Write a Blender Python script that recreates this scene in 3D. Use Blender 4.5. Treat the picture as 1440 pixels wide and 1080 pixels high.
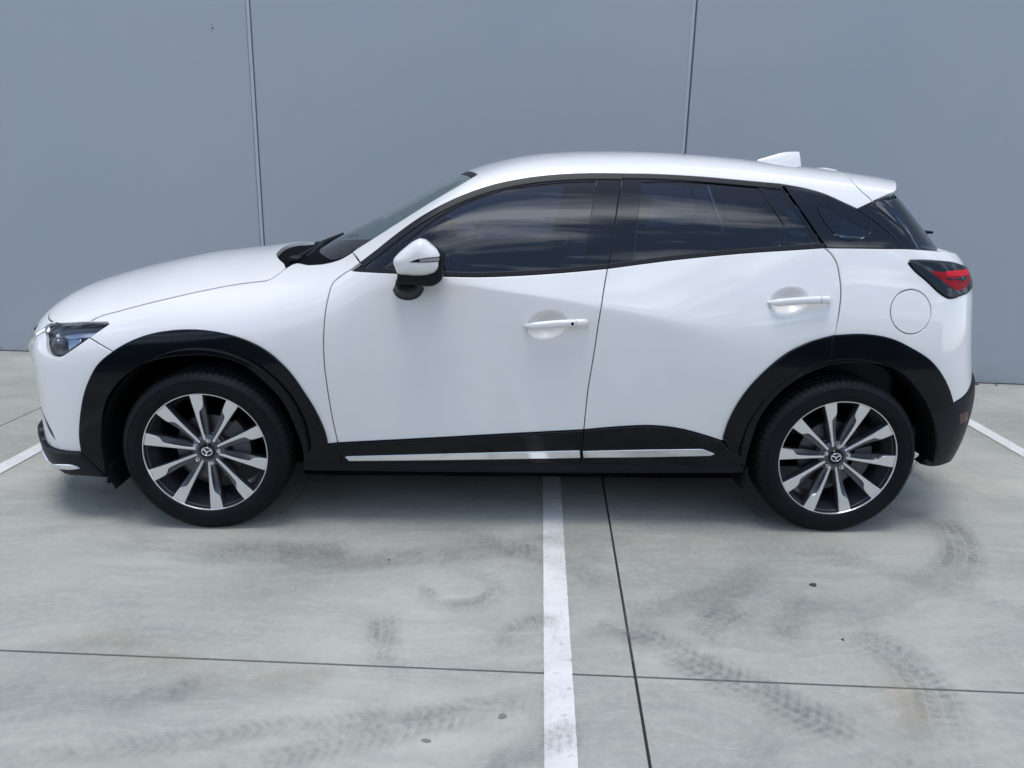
import bpy, bmesh, math, random
import numpy as np
from mathutils import Vector, Matrix
from mathutils.geometry import delaunay_2d_cdt
for o in list(bpy.data.objects): bpy.data.objects.remove(o)
S = bpy.context.scene
COL = S.collection
R = math.radians
random.seed(7)
# ============================ camera, sky, sun, exposure ============================
cd = bpy.data.cameras.new('camera'); cam = bpy.data.objects.new('camera', cd); COL.objects.link(cam)
cd.sensor_width = 36; cd.lens = 27.139; cd.clip_start = .05; cd.clip_end = 2000
m = Matrix(((0.99923622, -0.01258762, -0.03699371), (-0.03243088, 0.26099243, -0.96479593), (0.02179956, 0.96525877, 0.26038486))).to_4x4()
m.translation = (-0.178, -3.8123, 1.4225); cam.matrix_world = m
S.camera = cam
SUN_EL, SUN_AZ = R(84), R(195)          # veiled midday sun, almost overhead
w = bpy.data.worlds.new('World'); S.world = w; w.use_nodes = True
nt = w.node_tree; nt.nodes.clear()
def N(t, **k):
    n = nt.nodes.new(t)
    for a, b in k.items(): setattr(n, a, b)
    return n
out = N('ShaderNodeOutputWorld'); bg = N('ShaderNodeBackground'); nt.links.new(bg.outputs[0], out.inputs[0])
sky = N('ShaderNodeTexSky', sky_type='NISHITA', sun_disc=False, sun_elevation=SUN_EL, sun_rotation=SUN_AZ)
sky.air_density = 1.0; sky.dust_density = .7; sky.ozone_density = 1.5
tc = N('ShaderNodeTexCoord'); sep = N('ShaderNodeSeparateXYZ'); nt.links.new(tc.outputs['Generated'], sep.inputs[0])
zc = N('ShaderNodeMath', operation='MAXIMUM'); nt.links.new(sep.outputs['Z'], zc.inputs[0]); zc.inputs[1].default_value = .06
dv = N('ShaderNodeVectorMath', operation='DIVIDE'); nt.links.new(tc.outputs['Generated'], dv.inputs[0])
cb = N('ShaderNodeCombineXYZ')
for k in range(3): nt.links.new(zc.outputs[0], cb.inputs[k])
nt.links.new(cb.outputs[0], dv.inputs[1])
mp = N('ShaderNodeMapping'); mp.inputs['Scale'].default_value = (.55, 1.5, .01); mp.inputs['Rotation'].default_value = (0, 0, R(12)); mp.inputs['Location'].default_value = (.4, .9, 0); nt.links.new(dv.outputs[0], mp.inputs[0])
nz = N('ShaderNodeTexNoise'); nz.inputs['Scale'].default_value = 2.3; nz.inputs['Detail'].default_value = 5; nz.inputs['Roughness'].default_value = .55; nz.inputs['Distortion'].default_value = .6
nt.links.new(mp.outputs[0], nz.inputs['Vector'])
rp = N('ShaderNodeValToRGB'); rp.color_ramp.elements[0].position = .52; rp.color_ramp.elements[1].position = .70; nt.links.new(nz.outputs['Fac'], rp.inputs[0])
hz = N('ShaderNodeMapRange', interpolation_type='SMOOTHSTEP'); nt.links.new(sep.outputs['Z'], hz.inputs[0]); hz.inputs[1].default_value = .05; hz.inputs[2].default_value = .30
low = N('ShaderNodeMix', data_type='FLOAT'); nt.links.new(hz.outputs[0], low.inputs['Factor']); low.inputs['A'].default_value = .35; nt.links.new(rp.outputs[0], low.inputs['B'])      # an even veil towards the horizon
mx = N('ShaderNodeMix', data_type='RGBA'); mx.inputs['B'].default_value = (16.0, 16.9, 18.2, 1)
nt.links.new(low.outputs['Result'], mx.inputs['Factor']); nt.links.new(sky.outputs[0], mx.inputs['A'])
nt.links.new(mx.outputs['Result'], bg.inputs[0]); bg.inputs['Strength'].default_value = .10
sl = bpy.data.lights.new('sun', 'SUN'); sl.energy = .95; sl.angle = R(24); sl.color = (1, .97, .93)
so = bpy.data.objects.new('sun', sl); COL.objects.link(so); so.location = (-4, -8, 12)
dirv = Vector((math.sin(SUN_AZ)*math.cos(SUN_EL), math.cos(SUN_AZ)*math.cos(SUN_EL), math.sin(SUN_EL)))
so.rotation_euler = dirv.to_track_quat('Z', 'Y').to_euler()
S.view_settings.view_transform = 'Standard'; S.view_settings.look = 'None'; S.view_settings.gamma = 1; S.view_settings.exposure = 1.06
S.view_settings.use_curve_mapping = False
S.render.engine = 'CYCLES'; S.cycles.max_bounces = 7; S.cycles.diffuse_bounces = 3; S.cycles.glossy_bounces = 4; S.cycles.transparent_max_bounces = 12
S.render.resolution_x = 1024; S.render.resolution_y = 768
# ============================ materials ============================
def mat(name, col=(.5,.5,.5), rough=.5, metal=0, coat=0, coat_r=.03, spec=.5):
    m = bpy.data.materials.new(name); m.use_nodes = True
    b = m.node_tree.nodes['Principled BSDF']
    b.inputs['Base Color'].default_value = (*col, 1); b.inputs['Roughness'].default_value = rough; b.inputs['Metallic'].default_value = metal
    b.inputs['Coat Weight'].default_value = coat; b.inputs['Coat Roughness'].default_value = coat_r; b.inputs['Specular IOR Level'].default_value = spec
    return m
class NT:
    def __init__(s, m): s.t = m.node_tree; s.b = s.t.nodes.get('Principled BSDF'); s.out = s.t.nodes.get('Material Output')
    def n(s, t, ins=None, **k):
        n = s.t.nodes.new(t)
        for a, b in k.items(): setattr(n, a, b)
        for a, b in (ins or {}).items():
            if hasattr(b, 'is_output'): s.t.links.new(b, n.inputs[a])
            else: n.inputs[a].default_value = b
        return n
    def l(s, a, b): s.t.links.new(a, b)
    def noise(s, vec, scale, detail=4, rough=.5, dist=0): return s.n('ShaderNodeTexNoise', {'Vector': vec, 'Scale': scale, 'Detail': detail, 'Roughness': rough, 'Distortion': dist}).outputs['Fac']
    def ramp(s, fac, p0, p1, c0=(0,0,0,1), c1=(1,1,1,1)):
        r = s.n('ShaderNodeValToRGB', {0: fac}); e = r.color_ramp.elements
        e[0].position = p0; e[1].position = p1; e[0].color = c0; e[1].color = c1
        return r.outputs[0]
    def math(s, op, a, b=0): return s.n('ShaderNodeMath', {0: a, 1: b}, operation=op).outputs[0]
    def mix(s, f, a, b, blend='MIX'):
        n = s.n('ShaderNodeMix', data_type='RGBA', blend_type=blend)
        for k, v in (('Factor', f), ('A', a), ('B', b)):
            if hasattr(v, 'is_output'): s.l(v, n.inputs[k])
            else: n.inputs[k].default_value = v
        return n.outputs['Result']
    def bump(s, h, strength, dist): 
        n = s.n('ShaderNodeBump', {'Height': h, 'Strength': strength, 'Distance': dist}); s.l(n.outputs[0], s.b.inputs['Normal'])
M = {}
M['paint'] = mat('white_paint', (.80,.81,.82), .34, 0, 1.0, .02)
t = NT(M['paint']); o = t.n('ShaderNodeTexCoord').outputs['Object']
dust = t.ramp(t.noise(o, 2.2, 3, .6), .35, .75)
t.l(t.mix(dust, (.765,.745,.71,1), (.72,.70,.668,1)), t.b.inputs['Base Color'])
t.l(t.ramp(t.noise(o, 5, 2, .6), .3, .8, (.015,)*3+(1,), (.05,)*3+(1,)), t.b.inputs['Coat Roughness'])
M['clad'] = mat('black_cladding', (.0016,.0028,.0042), .16, spec=.26)
t = NT(M['clad']); o = t.n('ShaderNodeTexCoord').outputs['Object']
t.l(t.ramp(t.noise(o, 6, 4, .65), .3, .8, (.05,)*3+(1,), (.16,)*3+(1,)), t.b.inputs['Roughness'])
M['satin'] = mat('satin_black_plastic', (.004,.0065,.009), .44, spec=.24)
t = NT(M['satin']); o = t.n('ShaderNodeTexCoord').outputs['Object']; t.bump(t.noise(o, 900, 2), .15, .0006)
M['gloss'] = mat('gloss_black', (.004,.005,.007), .05, spec=.5)
M['rubber'] = mat('rubber_trim', (.004,.005,.007), .45, spec=.28)
M['dark'] = mat('matt_black', (.004,.004,.005), .9, spec=.05)
M['liner'] = mat('wheel_liner', (.007,.008,.009), .85, spec=.1)
M['chrome'] = mat('chrome', (.78,.79,.80), .10, 1)
M['machined'] = mat('machined_alloy', (.80,.80,.80), .34, 1)
t = NT(M['machined']); o = t.n('ShaderNodeTexCoord').outputs['Object']
t.l(t.ramp(t.noise(o, 22, 2), .3, .7, (.27,)*3+(1,), (.33,)*3+(1,)), t.b.inputs['Roughness'])
M['alloy_dark'] = mat('dark_alloy_paint', (.085,.088,.098), .30, .6, .4, .05)
M['steel'] = mat('brake_steel', (.13,.13,.135), .42, 1)
M['iron'] = mat('caliper_iron', (.10,.10,.105), .5, .7)
M['nut'] = mat('lug_nut_steel', (.75,.75,.76), .22, 1)
M['tyre'] = mat('tyre_rubber', (.010,.011,.012), .6, spec=.16)
t = NT(M['tyre']); o = t.n('ShaderNodeTexCoord').outputs['Object']
t.l(t.mix(t.ramp(t.noise(o, 9, 3, .65), .45, .8), (.0035,.0048,.006,1), (.008,.009,.010,1)), t.b.inputs['Base Color'])
M['cloth'] = mat('charcoal_seat_cloth', (.045,.045,.05), .85)
M['trim_in'] = mat('interior_plastic', (.035,.036,.04), .6)
M['headliner'] = mat('dark_headliner', (.05,.05,.053), .9)
M['red'] = mat('red_lens', (.60,.006,.022), .25, spec=.2)
M['red_dark'] = mat('dark_red_lens', (.26,.004,.012), .3, spec=.12)
M['reflector'] = mat('reflector_lens', (.075,.022,.022), .25)
M['lamp_in'] = mat('lamp_bezel', (.05,.052,.058), .25, .3)
M['lamp_silver'] = mat('lamp_reflector_silver', (.42,.44,.48), .16, 1)
M['lamp_mid'] = mat('lamp_projector', (.10,.11,.12), .12, .5)
M['clear'] = mat('indicator_lens', (.30,.31,.33), .08, .2, .5)
def glass(name, tint, ior=1.60, rough=0.0):
    m = bpy.data.materials.new(name); m.use_nodes = True; t = NT(m); t.t.nodes.remove(t.b)
    tr = t.n('ShaderNodeBsdfTransparent', {'Color': (*tint, 1)}); gl = t.n('ShaderNodeBsdfGlossy', {'Color': (1,1,1,1), 'Roughness': rough})
    geo = t.n('ShaderNodeNewGeometry'); bf = t.math('MULTIPLY', geo.outputs['Backfacing'], ior-1/ior)
    fr = t.n('ShaderNodeFresnel', {'IOR': t.math('SUBTRACT', ior, bf)})     # same reflectance from either side of the sheet
    mx = t.n('ShaderNodeMixShader', {0: fr.outputs[0], 1: tr.outputs[0], 2: gl.outputs[0]}); t.l(mx.outputs[0], t.out.inputs[0])
    return m
M['glass'] = glass('tinted_side_glass', (.13,.22,.32))
M['privacy'] = glass('privacy_glass', (.10,.18,.27))
M['dark_pane'] = glass('dark_quarter_glass', (.05,.08,.11))
M['screen'] = glass('green_windscreen_glass', (.66,.76,.71), 1.5)
M['lens'] = glass('clear_lamp_lens', (.86,.88,.90), 1.45)
# ============================ body surfaces: smooth shape functions (metres, x to the rear, z up) ============================
def pch(xs, ys):
    xs = np.array(xs, float); ys = np.array(ys, float)
    h = np.diff(xs); d = np.diff(ys)/h
    m = np.zeros_like(xs); m[0] = d[0]; m[-1] = d[-1]
    for i in range(1, len(xs)-1):
        # smooth (finite difference) tangents, limited near extrema
        m[i] = (d[i-1]*h[i]+d[i]*h[i-1])/(h[i]+h[i-1])
    def f(x):
        x = np.asarray(x, float)
        i = np.clip(np.searchsorted(xs, x)-1, 0, len(xs)-2)
        t = (x-xs[i])/h[i]
        tc = np.clip(t, 0, 1)
        H = h[i]
        v = (2*tc**3-3*tc**2+1)*ys[i]+(tc**3-2*tc**2+tc)*H*m[i]+(-2*tc**3+3*tc**2)*ys[i+1]+(tc**3-tc**2)*H*m[i+1]
        return v+np.where(t < 0, t*H*m[0], 0)+np.where(t > 1, (t-1)*H*m[-1], 0)
    return f
def smx(a, b, r): return .5*(a+b+np.sqrt((a-b)**2+r*r))
def soft(t, k): return .5*(t+np.sqrt(t*t+k*k))
# ---- lower body -----------------------------------------------------------
W_x = pch([-2.3,-1.75,-1.285,-.8,0,.8,1.285,1.7,2.2], [.855,.865,.875,.868,.870,.876,.886,.872,.84])
zc_x = pch([-2,-1.2,-.75,-.4,-.07,.29,.57,.86,1.2,2], [.93,.97,1.005,1.028,.990,.940,.888,.82,.79,.80])
cm_x = pch([-2,-1.3,-.8,-.4,0,.4,.8,1.2,1.6,2.2], [.20,.16,.20,.38,.46,.42,.34,.27,.28,.28])
ck_x = pch([-2,-1.2,-.8,-.4,.3,.6,.9,1.2,2], [.14,.14,.09,.020,.018,.035,.14,.22,.20])
hood_x = pch([-2.3,-2.17,-2.04,-1.86,-1.68,-1.51,-1.33,-1.16,-.95,-.75,-.5,0,2.3],
             [.79,.862,.926,.976,1.016,1.050,1.073,1.094,1.124,1.19,1.38,1.60,1.65])
hr_x = pch([-2.2,-1.8,-1.0,-.6,0,2], [.10,.15,.16,.10,.06,.06])
nose_z = pch([.1,.16,.22,.30,.42,.58,.70,.78,.85,.95], [-2.06,-2.12,-2.165,-2.185,-2.185,-2.190,-2.205,-2.205,-2.185,-2.12])
tail_z = pch([.1,.2,.3,.45,.56,.62,.75,.9,1.0,1.06,1.12,1.2,1.35], [1.94,1.995,2.04,2.07,2.072,2.062,2.038,2.018,2.005,1.985,1.945,1.87,1.74])
def Yside(x, z):
    y = W_x(x)-.10*soft(z-.66, .03)**2-.062*soft(.80-z, .14)-.20*soft(.42-z, .03)**2
    return y-cm_x(x)*soft(z-zc_x(x), ck_x(x))
def FL(x, y, z):
    a = np.abs(y)
    s = a-Yside(x, z)
    hood = (z-hood_x(x)+.10*(a/.72)**2.4)*.97
    nose = nose_z(z)+.15*(a/.7)**2.6-x
    tail = x-tail_z(z)+.13*(a/.7)**2.6
    return smx(smx(smx(s, hood, hr_x(x)), nose, .14), tail, .13)
# ---- greenhouse -----------------------------------------------------------
Yb_x = pch([-1.1,-.8,-.4,0,.3,.8,1.2,1.5,1.9], [.785,.798,.802,.790,.782,.773,.765,.742,.69])
zT_x = pch([-1.3,-.908,-.597,-.36,-.25,-.125,.036,.198,.361,.524,.721,.92,1.12,1.39,1.66,2.0],
           [.905,1.110,1.270,1.396,1.448,1.488,1.522,1.538,1.545,1.547,1.542,1.531,1.513,1.488,1.455,1.40])
dr_x = pch([-1.1,-.72,-.47,-.2,.1,.6,1.3,1.8], [.12,.105,.075,.045,.045,.045,.05,.06])
tg_z = pch([1.0,1.15,1.43,1.6], [2.045,1.912,1.65,1.49])
rr_x = pch([-1,-.5,-.2,.2,2], [.025,.025,.045,.06,.06])
def FG(x, y, z):
    a = np.abs(y)
    t = z-1.05
    s = (a-Yb_x(x)+.42*t+.28*t*np.abs(t))*.9
    top = (z-zT_x(x)+dr_x(x)*(a/.6)**2.4)*.95
    tail = (x-tg_z(z)+.20*(a/.6)**2.4)*.75
    return smx(smx(s, top, rr_x(x)), tail, .05)
# ---- domains: (u,v) -> ray --------------------------------------------------
NX, TX, AY = -1.62, 1.55, .38
def dom_ray(dom, u, v):
    z0 = np.zeros_like(u); o1 = np.ones_like(u)
    if dom == 'side': return np.stack([u, z0, v], -1), np.stack([z0, o1, z0], -1)
    if dom == 'top': return np.stack([u, v, z0+.55], -1), np.stack([z0, z0, o1], -1)
    if dom == 'nose': a = u/.45; return np.stack([z0+NX, z0+AY, v], -1), np.stack([-np.sin(a), np.cos(a), z0], -1)
    if dom == 'tail': a = u/.45; return np.stack([z0+TX, z0+AY, v], -1), np.stack([np.sin(a), np.cos(a), z0], -1)
    if dom == 'rail': a = v/.35; return np.stack([u, z0+.22, z0+1.12], -1), np.stack([z0, np.cos(a), np.sin(a)], -1)
def to_dom(dom, P):
    P = np.asarray(P, float); x, y, z = P[:, 0], np.abs(P[:, 1]), P[:, 2]
    if dom == 'side': return np.stack([x, z], -1)
    if dom == 'top': return np.stack([x, P[:, 1]], -1)
    if dom == 'nose': return np.stack([np.arctan2(NX-x, y-AY)*.45, z], -1)
    if dom == 'tail': return np.stack([np.arctan2(x-TX, y-AY)*.45, z], -1)
    if dom == 'rail': return np.stack([x, np.arctan2(z-1.12, y-.22)*.35], -1)
def surf(F, dom, uv):
    uv = np.asarray(uv, float)
    o, d = dom_ray(dom, uv[:, 0], uv[:, 1])
    lo = np.zeros(len(uv)); hi = np.full(len(uv), 1.3)
    for _ in range(34):
        mid = .5*(lo+hi); p = o+d*mid[:, None]
        ins = F(p[:, 0], p[:, 1], p[:, 2]) < 0
        lo = np.where(ins, mid, lo); hi = np.where(ins, hi, mid)
    return o+d*(.5*(lo+hi))[:, None]
def grad(F, P):
    e = 1e-4; x, y, z = P[:, 0], P[:, 1], P[:, 2]
    g = np.stack([F(x+e, y, z)-F(x-e, y, z), F(x, y+e, z)-F(x, y-e, z), F(x, y, z+e)-F(x, y, z-e)], -1)
    return g/np.linalg.norm(g, axis=1)[:, None]
# outlines of panels, lamps and glass on those surfaces (x, y, z in metres)
TR = {
'door_front': [(-0.6675,-0.7528,1.083),(-0.7012,-0.7546,1.057),(-0.7411,-0.7533,1.031),(-0.7734,-0.7643,1.002),(-0.787,-0.7969,0.9525),(-0.7983,-0.8229,0.8728),(-0.8048,-0.8349,0.782),(-0.8047,-0.8381,0.6885),(-0.7977,-0.8367,0.5953),(-0.7859,-0.833,0.4849),(-0.7662,-0.8266,0.3592),(-0.7518,-0.8192,0.2765)],
'b_gap': [(0.3033,-0.7843,1.08),(0.2843,-0.8307,0.9897),(0.2702,-0.8567,0.896),(0.2552,-0.8581,0.7456),(0.2411,-0.8524,0.613),(0.2323,-0.8419,0.4312),(0.2269,-0.8302,0.2931)],
'rdoor_rear': [(1.175,-0.7368,1.172),(1.2,-0.7442,1.152),(1.22,-0.7545,1.123),(1.236,-0.775,1.06),(1.241,-0.7939,0.9976),(1.234,-0.814,0.9237),(1.223,-0.8322,0.8407)],
'belt_front': [(-0.7004,-0.7609,1.052),(-0.5476,-0.8179,1.051),(-0.3283,-0.8323,1.044),(-0.1918,-0.8277,1.044),(-0.0542,-0.8175,1.05),(0.1497,-0.7991,1.065),(0.3033,-0.7843,1.08)],
'belt_rear': [(0.3033,-0.7843,1.08),(0.5665,-0.7566,1.115),(0.8555,-0.7347,1.145),(1.044,-0.7358,1.161),(1.175,-0.7368,1.172)],
'belt_quarter': [(1.175,-0.7368,1.172),(1.294,-0.7344,1.173),(1.414,-0.7259,1.173),(1.513,-0.716,1.173),(1.612,-0.7033,1.169),(1.692,-0.6824,1.164)],
'sill_front': [(-0.7662,-0.8266,0.3592),(-0.4056,-0.8339,0.3854),(-0.1172,-0.8382,0.4067),(0.2323,-0.8419,0.4312)],
'sill_rear': [(0.2323,-0.8419,0.4312),(0.3752,-0.8435,0.4464),(0.5245,-0.8446,0.4524),(0.6269,-0.8445,0.4404),(0.7301,-0.843,0.4134),(0.8035,-0.8413,0.3899)],
'sill_bottom_front': [(-0.7518,-0.8192,0.2765),(-0.2611,-0.8255,0.2805),(0.2274,-0.8291,0.2833)],
'sill_bottom_rear': [(0.2274,-0.8291,0.2833),(0.6225,-0.8314,0.2847),(0.8997,-0.8323,0.2845)],
'rocker_bottom': [(-0.9187,-0.8121,0.2318),(-0.4078,-0.818,0.2324),(0.1814,-0.8228,0.2348),(0.9416,-0.8278,0.242)],
'hood_gap': [(-1.755,-0.7249,0.8226),(-1.723,-0.7118,0.8409),(-1.641,-0.7018,0.8663),(-1.551,-0.6911,0.8919),(-1.461,-0.6781,0.9144),(-1.37,-0.6591,0.9361),(-1.28,-0.6435,0.9557),(-1.188,-0.6329,0.9732),(-1.11,-0.6327,0.9847),(-1.061,-0.6305,0.9925),(-1.036,-0.6042,1.007),(-1.02,-0.5689,1.022),(-1.009,-0.5424,1.032)],
'fender_top': [(-1.009,-0.5424,1.032),(-0.9869,-0.5087,1.046),(-0.9063,-0.5638,1.051),(-0.8235,-0.6096,1.064),(-0.7611,-0.6313,1.085),(-0.7141,-0.633,1.113)],
'cowl_front': [(-1.028,-0.4885,1.044),(-1.072,-0.4054,1.056),(-1.101,-0.3224,1.065),(-1.114,-0.2132,1.075),(-1.096,-0.1412,1.082),(-1.063,-0.0706,1.089),(-1.01,-0.0037,1.098),(-0.8901,-0.1259,1.123)],
'pillar_gap': [(-0.7141,-0.633,1.113),(-0.6675,-0.7528,1.083)],
'arch_f_out': [(-0.8039,-0.8254,0.3523),(-0.8063,-0.8272,0.3773),(-0.8388,-0.8317,0.4839),(-0.8845,-0.8335,0.571),(-0.9459,-0.8325,0.6649),(-1.026,-0.8253,0.7397),(-1.107,-0.8153,0.7819),(-1.199,-0.8044,0.8038),(-1.291,-0.7952,0.8128),(-1.391,-0.7898,0.8085),(-1.483,-0.7901,0.7921),(-1.565,-0.7941,0.762),(-1.637,-0.7989,0.7197),(-1.694,-0.8015,0.6729),(-1.744,-0.8021,0.5946),(-1.791,-0.7969,0.4619),(-1.811,-0.7906,0.3516),(-1.812,-0.7863,0.2945)],
'arch_f_in': [(-0.9121,-0.815,0.2548),(-0.909,-0.8222,0.3267),(-0.9346,-0.828,0.4277),(-0.9784,-0.8309,0.5355),(-1.049,-0.8306,0.6201),(-1.127,-0.8273,0.6825),(-1.225,-0.8222,0.7103),(-1.357,-0.8172,0.711),(-1.492,-0.8143,0.6829),(-1.587,-0.813,0.6252),(-1.664,-0.8099,0.5371),(-1.708,-0.8043,0.3932),(-1.721,-0.7837,0.1945)],
'arch_r_out': [(0.8028,-0.8422,0.4034),(0.8175,-0.8461,0.475),(0.8704,-0.8511,0.597),(0.9482,-0.8514,0.6973),(1.03,-0.8458,0.7683),(1.115,-0.8389,0.8124),(1.211,-0.8328,0.8389),(1.337,-0.827,0.8443),(1.448,-0.8235,0.8278),(1.543,-0.8227,0.7884),(1.634,-0.8198,0.7351),(1.704,-0.8143,0.6615),(1.746,-0.8076,0.5957),(1.77,-0.8022,0.5475)],
'arch_r_in': [(0.9126,-0.8318,0.2781),(0.9226,-0.8413,0.3818),(0.9517,-0.8477,0.505),(1.012,-0.8509,0.5987),(1.101,-0.8507,0.6722),(1.203,-0.8473,0.7177),(1.31,-0.843,0.7288),(1.421,-0.8382,0.7185),(1.519,-0.8342,0.6735),(1.597,-0.8294,0.6),(1.663,-0.8215,0.505),(1.706,-0.8116,0.4171),(1.721,-0.802,0.3381),(1.67,-0.8045,0.2842)],
'bumper_seam': [(-1.735,-0.7707,0.7706),(-1.637,-0.7989,0.7197)],
'lamp_top': [(-1.962,-0.6603,0.7918),(-1.949,-0.66,0.8001),(-1.849,-0.7014,0.8139),(-1.754,-0.7255,0.8225),(-1.672,-0.7419,0.8263)],
'lamp_low': [(-1.665,-0.7476,0.8217),(-1.735,-0.7707,0.7706),(-1.837,-0.7781,0.7003)],
'lamp_front': [(-1.837,-0.7781,0.7003),(-1.852,-0.7764,0.6936),(-1.88,-0.7689,0.6935),(-1.906,-0.758,0.7011),(-1.918,-0.7469,0.7207),(-1.934,-0.7142,0.7629),(-1.962,-0.6603,0.7918)],
'lamp_bar': [(-1.853,-0.7406,0.7753),(-1.779,-0.7518,0.7873),(-1.714,-0.7609,0.7929),(-1.734,-0.7682,0.7755),(-1.775,-0.7642,0.7698),(-1.844,-0.7504,0.7659)],
'lamp_block': [(-1.839,-0.7546,0.7611),(-1.781,-0.7654,0.7656),(-1.779,-0.7715,0.754),(-1.828,-0.7758,0.7169)],
'bonnet_front': [(-2.006,-0.5466,0.8233),(-1.956,-0.6328,0.8127),(-1.903,-0.6795,0.8089)],
'lip_top': [(-2.051,-0.6239,0.3338),(-2.038,-0.6398,0.3036),(-1.994,-0.695,0.2917),(-1.945,-0.7382,0.2908),(-1.893,-0.7653,0.2913),(-1.811,-0.7865,0.2946)],
'lip_strip_top': [(-2.029,-0.6742,0.2397),(-1.959,-0.7144,0.2328),(-1.891,-0.7593,0.2442),(-1.85,-0.7728,0.2476),(-1.83,-0.7766,0.2433),(-1.814,-0.7783,0.2341)],
'lip_strip_low': [(-1.814,-0.7783,0.2341),(-1.856,-0.7668,0.2246),(-1.911,-0.7426,0.2188),(-1.984,-0.6848,0.2073),(-2.016,-0.6848,0.2294)],
'lip_bottom': [(-1.981,-0.6927,0.2023),(-1.906,-0.7327,0.1915),(-1.844,-0.7615,0.194),(-1.721,-0.7837,0.1945)],
'slit': [(-2.037,-0.6414,0.4418),(-1.997,-0.6947,0.4131),(-1.967,-0.7269,0.3692),(-1.931,-0.7518,0.3352),(-1.942,-0.7458,0.362),(-1.976,-0.7173,0.4073)],
'tl_top': [(1.527,-0.7349,1.122),(1.535,-0.7317,1.128),(1.584,-0.7256,1.129),(1.656,-0.715,1.126),(1.736,-0.6933,1.119),(1.808,-0.6477,1.104)],
'tl_low': [(1.763,-0.7396,0.9909),(1.722,-0.7556,0.9816),(1.699,-0.7607,0.982),(1.681,-0.7618,0.9897),(1.597,-0.7522,1.054),(1.547,-0.7434,1.093),(1.527,-0.737,1.116)],
'tl_red1': [(1.686,-0.7277,1.084),(1.748,-0.7063,1.087),(1.808,-0.6695,1.08),(1.799,-0.688,1.065),(1.745,-0.7181,1.066),(1.688,-0.7311,1.074)],
'tl_red2': [(1.614,-0.7374,1.089),(1.679,-0.7297,1.082),(1.804,-0.6766,1.075),(1.79,-0.715,1.022),(1.73,-0.7436,1.013),(1.689,-0.7454,1.036),(1.645,-0.742,1.066)],
'tl_div': [(1.684,-0.7378,1.06),(1.732,-0.7266,1.057),(1.791,-0.6989,1.056),(1.79,-0.7015,1.053),(1.732,-0.7286,1.053),(1.69,-0.738,1.056)],
'rb_top': [(1.77,-0.8022,0.5475),(1.813,-0.7852,0.5671),(1.854,-0.7569,0.5904),(1.882,-0.7255,0.6117)],
'rb_bottom': [(1.67,-0.8045,0.2842),(1.75,-0.7909,0.3119),(1.821,-0.7692,0.3688),(1.874,-0.736,0.4284)],
'reflector': [(1.8,-0.7908,0.502),(1.854,-0.7606,0.5089),(1.868,-0.7457,0.4633),(1.817,-0.7809,0.4583)],
'handle_f': [(-0.0228,-0.8563,0.8646),(0.0959,-0.8567,0.8792),(0.2234,-0.8571,0.8841)],
'handle_r': [(0.9438,-0.8039,0.9615),(1.061,-0.8018,0.9716),(1.196,-0.8004,0.9779)],
'cup_f': [(0.0628,-0.8567,0.873),(-0.0111,-0.8569,0.8382),(0.0646,-0.8578,0.8155),(0.0612,-0.8546,0.9257),(0.143,-0.8569,0.88)],
'cup_r': [(1.027,-0.8028,0.9669),(0.9523,-0.811,0.9386),(1.027,-0.8175,0.9153),(1.027,-0.7869,1.017),(1.112,-0.8017,0.9739)],
'mirror_foot': [(-0.5321,-0.8366,0.9876),(-0.4748,-0.8317,1.032),(-0.4089,-0.842,0.9987),(-0.4746,-0.8443,0.9485)],
'strip1': [(-0.7373,-0.8222,0.3026),(-0.727,-0.8228,0.3072),(-0.2612,-0.8305,0.3273),(0.2183,-0.8355,0.3457),(0.2225,-0.8323,0.3126),(-0.2611,-0.8274,0.298),(-0.7217,-0.8207,0.2858)],
'strip2': [(0.2313,-0.8353,0.3429),(0.4684,-0.8373,0.3516),(0.7236,-0.839,0.3585),(0.777,-0.8371,0.3369),(0.759,-0.8364,0.3287),(0.4712,-0.8342,0.3188),(0.2374,-0.8325,0.3134)],
'fuel': [(1.624,-0.7865,0.9296),(1.621,-0.7923,0.9071),(1.613,-0.7982,0.8862),(1.6,-0.8035,0.8682),(1.582,-0.8081,0.8544),(1.561,-0.8117,0.8457),(1.539,-0.8142,0.8427),(1.516,-0.8154,0.8457),(1.495,-0.8153,0.8545),(1.476,-0.8139,0.8683),(1.462,-0.811,0.8862),(1.452,-0.8069,0.9071),(1.449,-0.8017,0.9294),(1.451,-0.7957,0.9516),(1.46,-0.7895,0.9724),(1.473,-0.7834,0.9902),(1.491,-0.778,1.004),(1.512,-0.7737,1.012),(1.535,-0.7708,1.016),(1.558,-0.7696,1.013),(1.579,-0.7703,1.004),(1.597,-0.7726,0.9906),(1.611,-0.7763,0.9728),(1.62,-0.781,0.952)],
'frame_top_front': [(-0.7069,-0.7226,1.049),(-0.6726,-0.7084,1.079),(-0.6167,-0.6991,1.122),(-0.5241,-0.6794,1.196),(-0.4315,-0.6668,1.261),(-0.3372,-0.6534,1.313),(-0.2439,-0.6314,1.354),(-0.1504,-0.609,1.385),(-0.0069,-0.5837,1.416),(0.1384,-0.567,1.433),(0.276,-0.5574,1.44),(0.3787,-0.5545,1.441)],
'frame_top_rear': [(0.3787,-0.5545,1.441),(0.4819,-0.5512,1.442),(0.5903,-0.5496,1.44),(0.748,-0.5508,1.433),(0.8861,-0.5545,1.424),(1.038,-0.558,1.414)],
'b_gap_up': [(0.3787,-0.5545,1.441),(0.3544,-0.6348,1.327),(0.3314,-0.7044,1.205),(0.3075,-0.7674,1.075)],
'frame_bot_front': [(-0.7058,-0.7299,1.045),(-0.5496,-0.8017,1.046),(-0.3298,-0.8039,1.038),(-0.1919,-0.7994,1.038),(-0.0531,-0.7917,1.044),(0.1521,-0.7785,1.06),(0.3075,-0.7674,1.075)],
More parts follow.
